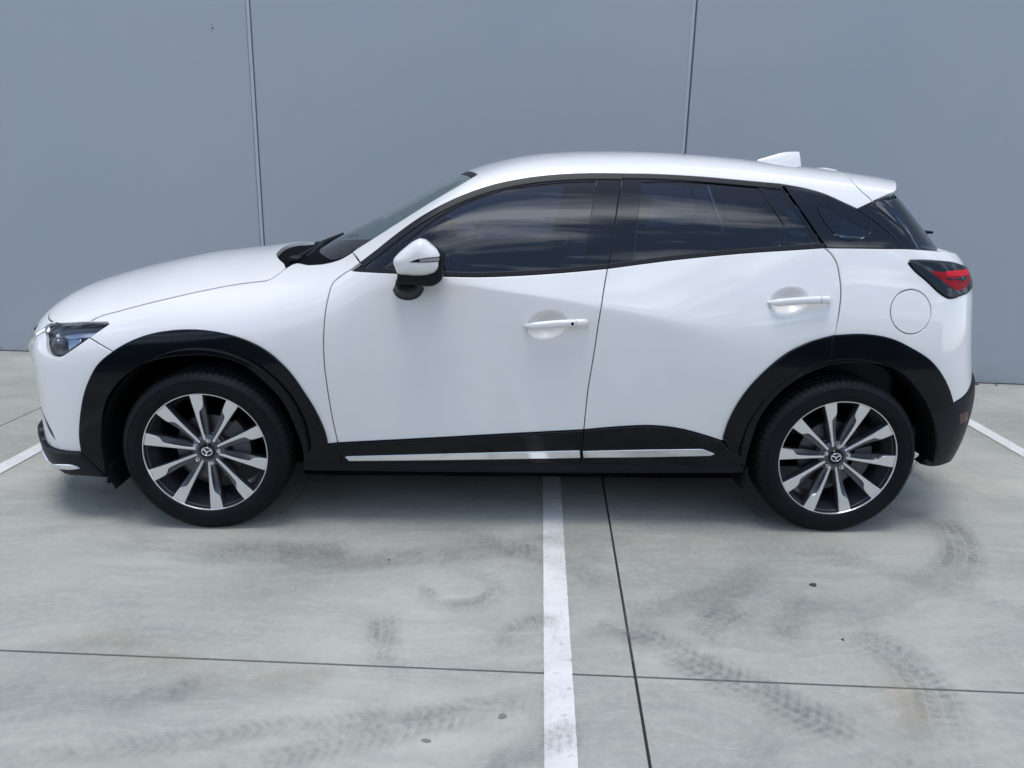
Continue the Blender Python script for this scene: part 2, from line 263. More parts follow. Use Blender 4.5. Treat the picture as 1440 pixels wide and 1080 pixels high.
'frame_bot_rear': [(0.3075,-0.7674,1.075),(0.5694,-0.7457,1.111),(0.8587,-0.726,1.141),(1.052,-0.7155,1.157),(1.192,-0.7056,1.167)],
'rear_edge': [(1.038,-0.558,1.414),(1.071,-0.5997,1.358),(1.128,-0.6524,1.271),(1.192,-0.7056,1.167)],
'glass_f_top': [(-0.4841,-0.7465,1.162),(-0.4358,-0.724,1.205),(-0.3733,-0.6985,1.252),(-0.2431,-0.6559,1.321),(-0.1018,-0.6232,1.366),(0.0417,-0.6022,1.391),(0.1662,-0.5899,1.403),(0.2682,-0.5834,1.408)],
'glass_f_rear': [(0.2682,-0.5834,1.408),(0.2434,-0.6634,1.284),(0.2211,-0.7221,1.176),(0.203,-0.7662,1.084)],
'glass_f_bot': [(0.203,-0.7662,1.084),(0.0398,-0.7791,1.066),(-0.1275,-0.7881,1.059),(-0.2936,-0.7939,1.059),(-0.4972,-0.7939,1.065)],
'glass_r_top': [(0.4583,-0.5776,1.409),(0.5873,-0.571,1.414),(0.783,-0.5701,1.409),(0.9414,-0.5745,1.398)],
'glass_r_rear': [(0.9414,-0.5745,1.398),(1.027,-0.6626,1.258),(1.001,-0.709,1.172)],
'glass_r_bot': [(1.001,-0.709,1.172),(0.7239,-0.727,1.144),(0.4123,-0.7501,1.108)],
'glass_r_front': [(0.4123,-0.7501,1.108),(0.4265,-0.6943,1.22),(0.4583,-0.5776,1.409)],
'qlight': [(0.967,-0.577,1.393),(1.043,-0.5778,1.389),(1.163,-0.6993,1.182),(1.025,-0.7077,1.174),(1.04,-0.6595,1.263)],
'qg_top': [(1.047,-0.5587,1.413),(1.135,-0.5653,1.399),(1.22,-0.5779,1.377),(1.286,-0.5924,1.349),(1.349,-0.6052,1.322)],
'qg_rear': [(1.349,-0.6052,1.322),(1.403,-0.6213,1.287),(1.453,-0.637,1.25),(1.499,-0.6529,1.211),(1.54,-0.6693,1.169)],
'qg_bot': [(1.54,-0.6693,1.169),(1.374,-0.6909,1.169),(1.201,-0.705,1.167)],
'qg_front': [(1.201,-0.705,1.167),(1.134,-0.6521,1.271),(1.08,-0.5992,1.358),(1.047,-0.5587,1.413)],
'qpane': [(1.176,-0.6105,1.335),(1.211,-0.613,1.328),(1.31,-0.639,1.274),(1.39,-0.6566,1.23),(1.365,-0.6679,1.214),(1.257,-0.6799,1.208),(1.233,-0.671,1.228),(1.181,-0.6256,1.311)],
'dp': [(1.349,-0.6052,1.322),(1.42,-0.5767,1.349),(1.528,-0.6173,1.259),(1.654,-0.6299,1.16),(1.539,-0.6701,1.167),(1.453,-0.637,1.25)],
'dp_hi': [(1.458,-0.6085,1.295),(1.521,-0.621,1.257),(1.633,-0.639,1.166),(1.597,-0.6542,1.168),(1.517,-0.6341,1.237)],
'roof_rear': [(1.349,-0.6052,1.322),(1.42,-0.5771,1.349)],
'roof_seam': [(1.42,-0.5771,1.349),(1.37,-0.5361,1.403),(1.356,-0.418,1.455)],
'ws_near': [(-0.7233,-0.578,1.107),(-0.594,-0.5721,1.189),(-0.4763,-0.5768,1.264),(-0.3604,-0.5759,1.336),(-0.2603,-0.5525,1.395),(-0.2118,-0.5104,1.424)],
'ws_top': [(-0.2118,-0.5104,1.424),(-0.2379,-0.3642,1.435),(-0.2673,-0.0946,1.447)],
'ws_bottom': [(-0.7233,-0.578,1.107),(-0.7619,-0.5782,1.085),(-0.8107,-0.5549,1.067)],
'tg_near': [(1.42,-0.578,1.347),(1.5,-0.5962,1.301),(1.579,-0.6207,1.229),(1.657,-0.625,1.164)],
'antenna': [(1.05,-0.2163,1.516),(1.24,-0.211,1.501)],
}
SPL = [(1.416,0.5858,1.349),(1.459,0.5686,1.365),(1.503,0.5488,1.381),(1.542,0.5273,1.395)]
# ============================ mesh helpers ============================
def link(name, me, mt, parent=None, smooth=True):
    ob = bpy.data.objects.new(name, me); COL.objects.link(ob)
    if mt is not None and not me.materials: me.materials.append(mt)
    if parent is not None: ob.parent = parent
    return ob
def empty(name, loc=(0,0,0), parent=None):
    o = bpy.data.objects.new(name, None); COL.objects.link(o); o.location = loc; o.empty_display_size = .1
    if parent is not None: o.parent = parent
    return o
def tag(o, label=None, cat=None, group=None, kind=None):
    for k, v in (('label', label), ('category', cat), ('group', group), ('kind', kind)):
        if v: o[k] = v
    return o
def mesh_np(name, parts, sides=(1,)):
    """parts: list of (V, F, N) in the half y>0; sides: signs of y."""
    VV, FF, NN = [], [], []; base = 0
    for V, F, Nn in parts:
        for s in sides:
            k = np.array([1, s, 1.])
            VV.append(V*k); NN.append(Nn*k)
            FF += [tuple(base+i for i in (f if s > 0 else f[::-1])) for f in F]
            base += len(V)
    V = np.concatenate(VV); Nn = np.concatenate(NN)
    me = bpy.data.meshes.new(name); me.from_pydata(V.tolist(), [], FF)
    me.polygons.foreach_set('use_smooth', [True]*len(me.polygons))
    Nn = Nn/np.maximum(np.linalg.norm(Nn, axis=1), 1e-9)[:, None]
    me.normals_split_custom_set_from_vertices(Nn.tolist())
    return me
def bm_mesh(name, bm, smooth_deg=None):
    bmesh.ops.recalc_face_normals(bm, faces=bm.faces)
    if smooth_deg is not None:
        for f in bm.faces: f.smooth = True
        for e in bm.edges:
            if len(e.link_faces) == 2 and e.calc_face_angle(0) > R(smooth_deg): e.smooth = False
    me = bpy.data.meshes.new(name); bm.to_mesh(me); bm.free(); return me
def smooth_chain(P, h):
    P = np.asarray(P, float)
    d = np.r_[0, np.cumsum(np.linalg.norm(np.diff(P, axis=0), axis=1))]
    keep = np.r_[True, np.diff(d) > 1e-6]; P = P[keep]; d = d[keep]
    n = max(2, int(math.ceil(d[-1]/h))+1); s = np.linspace(0, d[-1], n)
    if len(P) == 2: return P[0]+(P[1]-P[0])*(s/d[-1])[:, None]
    return np.stack([pch(d, P[:, k])(s) for k in range(P.shape[1])], -1)
def inside(poly, pts):
    x, y = pts[:, 0], pts[:, 1]; res = np.zeros(len(pts), bool)
    a = poly; b = np.roll(poly, -1, 0)
    for (x0, y0), (x1, y1) in zip(a, b):
        if y0 == y1: continue
        c = ((y0 > y) != (y1 > y)) & (x < (x1-x0)*(y-y0)/(y1-y0)+x0)
        res ^= c
    return res
def area(p): return .5*np.sum(p[:, 0]*np.roll(p[:, 1], -1)-np.roll(p[:, 0], -1)*p[:, 1])
def loop_normals(p):
    a = p-np.roll(p, 1, 0); b = np.roll(p, -1, 0)-p
    na = np.stack([a[:, 1], -a[:, 0]], -1); nb = np.stack([b[:, 1], -b[:, 0]], -1)
    na /= np.maximum(np.linalg.norm(na, axis=1), 1e-9)[:, None]; nb /= np.maximum(np.linalg.norm(nb, axis=1), 1e-9)[:, None]
    n = na+nb; L = np.linalg.norm(n, axis=1); n /= np.maximum(L, 1e-6)[:, None]
    return n, np.minimum(2/np.maximum(L, .5), 1.6)     # outward for CCW, with limited miter
def dedupe(p, e=1e-4):
    k = np.linalg.norm(p-np.roll(p, 1, 0), axis=1) > e
    return p[k]
def loop2d(dom, chains, h):
    pts = [smooth_chain(to_dom(dom, c), h) for c in chains]
    return dedupe(np.concatenate(pts))
def panel(F, dom, chains, holes=(), off=0., gap=.002, bev=.003, fl=.016, h=.013, crown=0.):
    """a sheet-metal panel lying on the body surface F: rolled edge, return flange"""
    loops = []
    p = loop2d(dom, chains, h*.8)
    if area(p) < 0: p = p[::-1]
    loops.append(p)
    for hc in holes:
        q = loop2d(dom, hc, h*.8)
        if area(q) > 0: q = q[::-1]
        loops.append(q)
    P0s, P1s, NB = [], [], []
    for p in loops:
        n, mi = loop_normals(p)
        P0s.append(p-n*(gap*mi)[:, None]); P1s.append(p-n*((gap+bev)*mi)[:, None]); NB.append(n)
    lo = loops[0].min(0); hi = loops[0].max(0)
    nx = int((hi[0]-lo[0])/h)+2; ny = int((hi[1]-lo[1])/(h*.87))+2
    gx, gy = np.meshgrid(np.arange(nx), np.arange(ny), indexing='ij')
    g = np.stack([lo[0]+(gx+.5*(gy % 2))*h, lo[1]+gy*h*.87], -1).reshape(-1, 2)
    ok = inside(P1s[0], g)
    for q in P1s[1:]: ok &= ~inside(q, g)
    g = g[ok]
    B = np.concatenate(P1s)
    if len(g):
        dmin = np.full(len(g), 9.)
        for k in range(0, len(B), 200): dmin = np.minimum(dmin, np.sqrt(((g[:, None]-B[None, k:k+200])**2).sum(-1)).min(1))
        g = g[dmin > h*.55]
    pts = np.concatenate([B, g]); edges = []; base = 0
    for q in P1s:
        n = len(q); edges += [(base+i, base+(i+1) % n) for i in range(n)]; base += n
    r = delaunay_2d_cdt([Vector(v) for v in pts.tolist()], edges, [], 0, 1e-7)
    uv = np.array([tuple(v) for v in r[0]]); tri = [f for f in r[2]]
    cen = np.array([uv[list(f)].mean(0) for f in tri])
    ok = inside(P1s[0], cen)
    for q in P1s[1:]: ok &= ~inside(q, cen)
    tri = [tuple(f) for f, k in zip(tri, ok) if k]
    back = {}
    for i, ov in enumerate(r[3]):
        for j in ov: back[j] = i
    V = surf(F, dom, uv); Nn = grad(F, V)
    if crown:      # gentle pillow
        dd = np.full(len(uv), 9.)
        for k in range(0, len(B), 200): dd = np.minimum(dd, np.sqrt(((uv[:, None]-B[None, k:k+200])**2).sum(-1)).min(1))
        V = V+Nn*(crown*np.sqrt(np.clip(dd/.03, 0, 1)))[:, None]
    V = V+Nn*off
    allV, allN, F_ = [V], [Nn], []
    if len(tri):     # orient outward
        a, b, c = (V[[t[k] for t in tri]] for k in range(3))
        fn = np.cross(b-a, c-a); s = (fn*Nn[[t[0] for t in tri]]).sum(1)
        F_ = [t if k > 0 else t[::-1] for t, k in zip(tri, s)]
    base = len(V); ib = 0
    for p0, p1, nb in zip(P0s, P1s, NB):
        n = len(p0)
        A = surf(F, dom, p0); An = grad(F, A)
        A2 = surf(F, dom, p0+nb*.004); o = A2-A; o -= An*(o*An).sum(1)[:, None]; o /= np.maximum(np.linalg.norm(o, axis=1), 1e-9)[:, None]
        top = A+An*(off-bev*.8); bot = A+An*(off-fl)
        allV += [top, bot, top.copy()]; allN += [An+o, o, o]
        for i in range(n):
            j = (i+1) % n; i1 = back.get(ib+i); j1 = back.get(ib+j)
            if i1 is None or j1 is None: continue
            q = [i1, base+i, base+j, j1]
            a, b, c = V[i1], top[i], top[j]
            if np.dot(np.cross(b-a, c-a), An[i]) < 0: q = q[::-1]
            F_.append(tuple(q))
            q = [base+2*n+i, base+n+i, base+n+j, base+2*n+j]
            if np.dot(np.cross(bot[i]-top[i], bot[j]-top[i]), o[i]) < 0: q = q[::-1]
            F_.append(tuple(q))
        base += 3*n; ib += n
    return np.concatenate(allV), F_, np.concatenate(allN)
def box_bm(bm, size, loc=(0,0,0), rot=None, bev=0, seg=2):
    bmesh.ops.create_cube(bm, size=1); bmesh.ops.scale(bm, vec=size, verts=bm.verts)
    if bev: bmesh.ops.bevel(bm, geom=list(bm.edges), offset=bev, segments=seg, affect='EDGES', profile=.5)
    bmesh.ops.transform(bm, matrix=Matrix.Translation(loc) @ (rot.to_4x4() if rot else Matrix.Identity(4)), verts=bm.verts)
def rbox(name, size, loc, mt, parent, rot=None, bev=.02, seg=3):
    bm = bmesh.new(); box_bm(bm, size, loc, rot, bev, seg)
    return link(name, bm_mesh(name, bm, 40), mt, parent)
def loft(name, rings, mt, parent, closed=True, caps=True, smooth=35):
    bm = bmesh.new(); rows = [[bm.verts.new(p) for p in r] for r in rings]
    n = len(rings[0])
    for a, b in zip(rows, rows[1:]):
        for i in range(n if closed else n-1):
            bm.faces.new((a[i], a[(i+1) % n], b[(i+1) % n], b[i]))
    if caps:
        for r in (rows[0], rows[-1]):
            try: bm.faces.new(r)
            except ValueError: pass
    return link(name, bm_mesh(name, bm, smooth), mt, parent)
def tube_rings(path, rad, n=10):
    path = [Vector(p) for p in path]; rings = []
    up = Vector((0, 1, 0)) if abs((path[-1]-path[0]).normalized().y) < .9 else Vector((0, 0, 1))
    for i, p in enumerate(path):
        d = (path[min(i+1, len(path)-1)]-path[max(i-1, 0)]).normalized()
        a = d.cross(up).normalized(); b = d.cross(a)
        r = rad[i] if isinstance(rad, (list, tuple)) else rad
        rings.append([p+a*(r*math.cos(t))+b*(r*math.sin(t)) for t in [2*math.pi*k/n for k in range(n)]])
    return rings
def prism(name, poly, y0, y1, mt, parent, bev=0):
    """flat outline in x,z extruded from y0 to y1"""
    bm = bmesh.new()
    a = [bm.verts.new((x, y0, z)) for x, z in poly]; b = [bm.verts.new((x, y1, z)) for x, z in poly]
    n = len(poly); bm.faces.new(a); bm.faces.new(b[::-1])
    for i in range(n): bm.faces.new((a[i], b[i], b[(i+1) % n], a[(i+1) % n]))
    if bev:
        bmesh.ops.bevel(bm, geom=[e for e in bm.edges], offset=bev, segments=2, affect='EDGES')
    return link(name, bm_mesh(name, bm, 40), mt, parent)
# ============================ the place: pavement, lines, wall ============================
PSI = -.0692
TN = np.array([math.cos(PSI), math.sin(PSI)]); NN_ = np.array([-math.sin(PSI), math.cos(PSI)])
def bay(a, b): p = a*TN+b*NN_; return float(p[0]), float(p[1])
def concrete(name, light, dark, seedoff):
    m = mat(name, light, .55); t = NT(m)
    o = t.n('ShaderNodeTexCoord').outputs['Object']
    o = t.n('ShaderNodeMapping', {'Vector': o, 'Location': (seedoff, seedoff*.7, 0)}).outputs[0]
    warp = t.n('ShaderNodeTexNoise', {'Vector': o, 'Scale': .9, 'Detail': 3}).outputs['Color']
    ow = t.n('ShaderNodeVectorMath', {0: o, 1: t.n('ShaderNodeVectorMath', {0: warp, 'Scale': .55}, operation='SCALE').outputs[0]}, operation='ADD').outputs[0]
    big = t.ramp(t.noise(ow, 1.1, 3, .55), .34, .68)
    col = t.mix(big, (*dark, 1), (*light, 1))
    # trowel sweeps: streaky noise in two directions
    for ang, sc, amt, tone in ((18, (1.2, 9, 1), .22, (.56,.555,.49,1)), (-32, (1.6, 13, 1), .32, (.215,.218,.21,1)), (70, (1.0, 7, 1), .28, (.22,.223,.215,1))):
        mv = t.n('ShaderNodeMapping', {'Vector': ow, 'Rotation': (0, 0, R(ang)), 'Scale': sc}).outputs[0]
        f = t.ramp(t.noise(mv, 1.6, 4, .62, .4), .50, .74)
        col = t.mix(t.math('MULTIPLY', f, amt), col, tone)
    blot = t.ramp(t.noise(ow, 3.3, 4, .6), .55, .78)
    col = t.mix(t.math('MULTIPLY', blot, .36), col, (.215,.22,.215,1))
    dustf = t.ramp(t.noise(o, 34, 3, .7), .45, .75)
    col = t.mix(t.math('MULTIPLY', dustf, .25), col, (.54,.535,.475,1))
    # fine worn scratches and pale scuffs
    mv = t.n('ShaderNodeMapping', {'Vector': ow, 'Rotation': (0, 0, R(35)), 'Scale': (4, 60, 1)}).outputs[0]
    col = t.mix(t.math('MULTIPLY', t.ramp(t.noise(mv, 2.0, 4, .6), .62, .72), .30), col, (.58,.575,.51,1))
    speck = t.ramp(t.noise(o, 210, 3, .6), .68, .76)
    col = t.mix(t.math('MULTIPLY', speck, .35), col, (.12,.12,.12,1))
    t.l(col, t.b.inputs['Base Color'])
    t.l(t.ramp(t.noise(ow, 2.4, 2), .3, .7, (.42,)*3+(1,), (.66,)*3+(1,)), t.b.inputs['Roughness'])
    t.bump(t.math('ADD', t.noise(o, 120, 2, .6), t.math('MULTIPLY', t.noise(ow, 7, 1), .6)), .12, .004)
    return m
M['slab'] = concrete('pavement_concrete', (.415,.410,.350), (.275,.276,.240), 3.1)
M['ground'] = mat('unseen_dark_yard', (.075,.077,.08), .8); t = NT(M['ground']); o = t.n('ShaderNodeTexCoord').outputs['Object']  # unseen yard beyond the slabs, made dark to cut bounce onto the doors
t.l(t.mix(t.noise(o, .5, 6, .6), (.055,.056,.058,1), (.10,.102,.104,1)), t.b.inputs['Base Color']); t.bump(t.noise(o, 120, 4), .3, .01)
gm = bpy.data.meshes.new('ground'); gm.from_pydata([(-500,-500,-.03),(500,-500,-.03),(500,500,-.03),(-500,500,-.03)], [], [(0,1,2,3)])
tag(link('ground', gm, M['ground']), kind='structure')
pav = tag(empty('pavement'), kind='structure')
A_LINES = [.416+3.353*k for k in range(-4, 5)]; B_LINES = [1.90, -1.823, -5.35]
def crossing(ai, b): return bay(A_LINES[ai]+.0136*(b+1.3), b)
JW = .0042
M['joint'] = mat('black_joint_filler', (.018,.018,.019), .8)
for i in range(len(A_LINES)-1):
    for j in range(len(B_LINES)-1):
        b1, b0 = B_LINES[j]-JW, B_LINES[j+1]+JW
        if j == 0: b1 = 2.6
        q = []
        for ai, dx, b in ((i, JW, b0), (i+1, -JW, b0), (i+1, -JW, b1), (i, JW, b1)):
            x, y = bay(A_LINES[ai]+.0136*(b+1.3)+dx, b); q.append((x, y))
        bm = bmesh.new()
        top = [bm.verts.new((x, y, 0)) for x, y in q]; bot = [bm.verts.new((x, y, -.028)) for x, y in q]
        bm.faces.new(top)
        for k in range(4): bm.faces.new((top[k], bot[k], bot[(k+1) % 4], top[(k+1) % 4]))
        es = [e for e in bm.edges if all(v.co.z == 0 for v in e.verts)]
        bmesh.ops.bevel(bm, geom=es, offset=.0012, segments=1, affect='EDGES')
        link('concrete_slab', bm_mesh('concrete_slab', bm), M['slab'], pav)
def strip(name, p, q, wd, z, mt, parent, th=.004, n=1, jit=0):
    p = Vector((*p, 0)); q = Vector((*q, 0)); d = (q-p).normalized(); s = Vector((-d.y, d.x, 0))*wd/2
    bm = bmesh.new(); L = [];  Rr = []
    for k in range(n+1):
        c = p+(q-p)*k/n
        L.append(c+s*(1+random.uniform(-jit, jit))); Rr.append(c-s*(1+random.uniform(-jit, jit)))
    lo = [bm.verts.new((v.x, v.y, z)) for v in L]; ro = [bm.verts.new((v.x, v.y, z)) for v in Rr]
    for k in range(n): bm.faces.new((lo[k], ro[k], ro[k+1], lo[k+1]))
    bm.normal_update()
    for f in bm.faces:
        if f.normal.z < 0: f.normal_flip()
    me = bpy.data.meshes.new(name); bm.to_mesh(me); bm.free()
    return link(name, me, mt, parent)
for i in range(len(A_LINES)): strip('joint_filler', crossing(i, -5.35), crossing(i, 2.2), .011, -.007, M['joint'], pav)
for j in range(1, len(B_LINES)): strip('joint_filler', bay(-13, B_LINES[j]), bay(14, B_LINES[j]), .011, -.0075, M['joint'], pav)
# painted bay lines
m = mat('worn_line_paint', (.70,.70,.685), .5); M['line'] = m; t = NT(m); o = t.n('ShaderNodeTexCoord').outputs['Object']
grime = t.ramp(t.noise(o, 6, 7, .65, .5), .42, .80)
c = t.mix(t.math('MULTIPLY', grime, .75), (.68,.67,.635,1), (.45,.45,.43,1))
c = t.mix(t.math('MULTIPLY', t.ramp(t.noise(o, 45, 5, .7), .58, .67), .8), c, (.37,.37,.35,1))
t.l(c, t.b.inputs['Base Color']); t.bump(t.noise(o, 150, 4), .2, .002)
for a, lb in ((.1805, 'white painted bay line running out from under the middle of the car'), (-2.483, 'white painted bay line at far left beyond the front bumper'),
              (2.80, 'white painted bay line at far right beyond the rear bumper')):
    tag(strip('painted_line', bay(a, -4.1), bay(a, 1.35), .085, .0035, M['line'], None, n=300, jit=.022), lb, 'parking line', 'white bay lines')
# wall of concrete panels
WA = -.0830
WT = np.array([math.cos(WA), math.sin(WA)]); WN = np.array([-math.sin(WA), math.cos(WA)])
def wp(a, b): p = a*WT+b*WN; return float(p[0]), float(p[1])
m = mat('blue_grey_wall_paint', (.27,.32,.40), .62); M['wall'] = m; t = NT(m); o = t.n('ShaderNodeTexCoord').outputs['Object']
f = t.ramp(t.noise(o, .55, 3, .55, .3), .3, .7)
c = t.mix(f, (.348,.374,.402,1), (.370,.390,.406,1))
c = t.mix(t.math('MULTIPLY', t.ramp(t.noise(o, 2.6, 3, .6), .52, .72), .35), c, (.335,.370,.382,1))
mv = t.n('ShaderNodeMapping', {'Vector': o, 'Scale': (5, 5, .35)}).outputs[0]
c = t.mix(t.math('MULTIPLY', t.ramp(t.noise(mv, 2, 3, .6), .5, .8), .18), c, (.34,.375,.42,1))
c = t.mix(t.math('MULTIPLY', t.ramp(t.noise(o, 70, 3), .66, .78), .15), c, (.26,.295,.345,1))
zz = t.n('ShaderNodeSeparateXYZ', {0: o}).outputs['Z']
spl_ = t.math('MULTIPLY', t.ramp(zz, .0, .16, (1,)*3+(1,), (0,)*3+(1,)), t.ramp(t.noise(o, 8, 4, .65), .40, .66))
c = t.mix(t.math('MULTIPLY', spl_, .55), c, (.17,.18,.185,1))
t.l(c, t.b.inputs['Base Color']); t.bump(t.math('ADD', t.noise(o, 90, 2), t.math('MULTIPLY', t.noise(o, 3, 1), 1.5)), .08, .004)
M['sealant'] = mat('pale_joint_sealant', (.45,.465,.47), .55); M['groove'] = mat('dark_joint_groove', (.17,.19,.21), .7)
wall = tag(empty('panel_wall', (0, 1.93, 0)), 'tall blue-grey wall of plain concrete panels behind the car', 'wall')
WB_, WTH, WH = 1.9295, .16, 6.0
edges = [-14.2, -8.12, -5.07, -2.008, 1.058, 4.12, 7.19, 10.25, 13.3]
def wbox(name, a0, a1, b0, b1, z0, z1, mt, bev=0):
    bm = bmesh.new(); c = [bm.verts.new((*wp(a, b), z)) for z in (z0, z1) for a, b in ((a0, b0), (a1, b0), (a1, b1), (a0, b1))]
    for q in ((3,2,1,0), (4,5,6,7), (0,1,5,4), (1,2,6,5), (2,3,7,6), (3,0,4,7)): bm.faces.new([c[k] for k in q])
    if bev: bmesh.ops.bevel(bm, geom=list(bm.edges), offset=bev, segments=2, affect='EDGES')
    o = link(name, bm_mesh(name, bm, 35 if bev else None), mt, wall); o.matrix_parent_inverse = Matrix.Translation((0, -1.93, 0)); return o
G2 = .018
for i in range(len(edges)-1):
    wbox('concrete_panel', edges[i]+G2, edges[i+1]-G2, WB_, WB_+WTH, .006, WH, M['wall'], .003)
    if i:
        wbox('sealant_strip', edges[i]-G2+.001, edges[i]+.006, WB_+.006, WB_+.05, 0, WH-.01, M['sealant'])
        wbox('joint_groove', edges[i]+.006, edges[i]+G2-.001, WB_+.016, WB_+.05, 0, WH-.01, M['groove'])
wbox('wall_foot_gap', edges[0], edges[-1], WB_+.02, WB_+.1, -.02, .0075, M['joint'])
for da, z, r_ in ((-2.273, 2.395, .004), (-2.268, 2.372, .007), (-2.276, 2.350, .003)):
    wbox('anchor_mark', da-r_*.6, da+r_*.6, WB_-.0015, WB_+.002, z-r_, z+r_, M['joint'])
# the unit behind the viewer: made up for the paint and glass to reflect
M['added_unit'] = mat('dark_backdrop_wall', (.16,.175,.19), .6); M['door'] = mat('grey_backdrop_door', (.28,.29,.30), .5)
added_unit = tag(empty('backdrop', (0, -19, 0)), 'added dark grey warehouse with roller doors across the yard behind the viewer', 'added backdrop')
def ubox(name, x0, x1, y0, y1, z0, z1, mt):
    bm = bmesh.new(); bmesh.ops.create_cube(bm, size=1); bmesh.ops.scale(bm, vec=(x1-x0, y1-y0, z1-z0), verts=bm.verts)
    bmesh.ops.translate(bm, vec=((x0+x1)/2, (y0+y1)/2+19, (z0+z1)/2), verts=bm.verts); link(name, bm_mesh(name, bm), mt, added_unit)
for k in range(8): ubox('backdrop_panel', -24+6*k+.02, -18+6*k-.02, -20, -19, 0, 6.2, M['added_unit'])
for k in range(4): ubox('backdrop_door', -21+12*k, -17+12*k, -19, -18.94, 0, 4.2, M['door'])
ubox('backdrop_cap', -24.1, 24.1, -20.1, -18.9, 6.2, 6.4, M['door'])
# ============================ the car ============================
P = {k: [(x, -y, z) for x, y, z in v] for k, v in TR.items()}     # traced outlines on the near half, given as y>0
def rev(k): return P[k][::-1]
CUPS = [(.066, .867, .083, .058, .032), (1.031, .964, .083, .056, .030)]
FL0 = FL
def FLc(x, y, z):
    f = FL0(x, y, z)
    for cx, cz, rx, rz, dp in CUPS:
        r2 = ((x-cx)/rx)**2+((z-cz-.12*(x-cx))/rz)**2
        f = f+dp*np.maximum(0, 1-r2)**1.5
    return f
def FGn(x, y, z):      # greenhouse without its tail: roof runs on into the spoiler
    a = np.abs(y); tt = z-1.05
    s = (a-Yb_x(x)+.42*tt+.28*tt*np.abs(tt))*.9
    return smx(s, (z-zT_x(x)+dr_x(x)*(a/.6)**2.4)*.95, rr_x(x))
car = tag(empty('compact_suv'), 'white five-door compact SUV with black wheel arches, parked side-on across the bay lines', 'car')
FW, RW = (-1.285, .326), (1.285, .326)
def shrink(pts, c, k): return [(c[0]+(x-c[0])*k, y, c[1]+(z-c[1])*k) for x, y, z in pts]
af = shrink(P['arch_f_out'], FW, .955); ar = shrink(P['arch_r_out'], RW, .955)
def both(name, build, mt, parent_of=None, **kw):
    """one object per side of the car from the same panel data; returns {-1: near, 1: far}"""
    data = build if isinstance(build, list) else [build]
    res = {}
    for s in (-1, 1):
        me = mesh_np(name, data, (s,))
        res[s] = link(name, me, mt, parent_of[s] if isinstance(parent_of, dict) else car)
    return res
T3 = lambda *p: [tuple(q) for q in p]
# --- bonnet (one piece, full width)
nose_edge = P['bonnet_front']
hg = P['hood_gap']; cf = P['cowl_front']
half = [c for c in hg] ; cowl_half = [p for p in cf if p[1] > .2]+[(-1.122, .1, 1.08), (-1.125, 0, 1.08)]
front_half = [(-2.155, 0, .86), (-2.145, .2, .86), (-2.10, .4, .85)]+P['bonnet_front']+[P['lamp_top'][2], hg[0]]
mir = lambda l: [(x, -y, z) for x, y, z in l]
link('bonnet', mesh_np('bonnet', [panel(FL, 'top', [front_half, hg, cowl_half+mir(cowl_half[:-1])[::-1], mir(hg)[::-1], mir(front_half)[::-1]], h=.018, fl=.02)]), M['paint'], car)
# --- cowl, wipers, windscreen
wsb = [(-.723,.578,1.107),(-.765,.578,1.083),(-.813,.544,1.07),(-.871,.442,1.074),(-.915,.334,1.078),(-.933,.229,1.085),(-.939,.107,1.09),(-.941,0,1.09)]
cowl_poly = [cowl_half+mir(cowl_half[:-1])[::-1], mir(P['fender_top'][1:-1]), mir(wsb)+wsb[:-1][::-1], P['fender_top'][1:-1][::-1]]
def FCowl(x, y, z): return FL(x, y, z+.010*np.clip((-.72-x)/.1, 0, 1))
link('cowl_panel', mesh_np('cowl_panel', [panel(FCowl, 'top', cowl_poly, off=-.012, gap=-.003, bev=.003, fl=.06, h=.03)]), M['dark'], car)
wst = [(-.212, .515, 1.42), (-.238, .366, 1.435), (-.262, .18, 1.443), (-.268, 0, 1.445)]
ws = panel(FG, 'top', [P['ws_near'], wst+mir(wst[:-1])[::-1], mir(P['ws_near'])[::-1], mir(wsb)+wsb[:-1][::-1]], off=-.004, gap=.002, bev=.002, fl=.006, h=.03)
link('windscreen', mesh_np('windscreen', [ws]), M['screen'], car)
rim_top = [(-.205,.50,1.43),(-.23,.366,1.437),(-.255,.18,1.446),(-.262,0,1.448)]
band = [(x-.028, y*.995, z) for x, y, z in wst]
link('screen_seal', mesh_np('screen_seal', [panel(FG, 'top', [wst+mir(wst[:-1])[::-1], mir(band)+band[:-1][::-1]], off=-.002, gap=.0, bev=.001, fl=.004, h=.02)]), M['rubber'], car)
for (pv, tip, el) in (((-1.00, -.40, 1.045), (-.905, .22, 1.118), (-.985, -.28, 1.065)), ((-1.00, .12, 1.065), (-.875, .50, 1.090), (-.985, .22, 1.075))):
    wpr = empty('wiper', pv, car); inv = lambda p: [tuple(Vector(q)-Vector(pv)) for q in p]
    loft('wiper_arm', tube_rings(inv([pv, (pv[0]+.01, pv[1]+.03, pv[2]+.012), el, ((el[0]+tip[0])/2, (el[1]+tip[1])/2, (el[2]+tip[2])/2+.010)]), [.016, .014, .009, .006]), M['satin'], wpr)
    loft('wiper_blade', tube_rings(inv([((pv[0]*.75+tip[0]*.25)+.02, pv[1]+.02, pv[2]+.015), ((el[0]+tip[0])/2, (el[1]+tip[1])/2, (el[2]+tip[2])/2+.008), tip]), [.006, .009, .006]), M['rubber'], wpr)
    rbox('pivot_cover', (.05, .07, .03), (0, 0, .005), M['satin'], wpr, bev=.01)
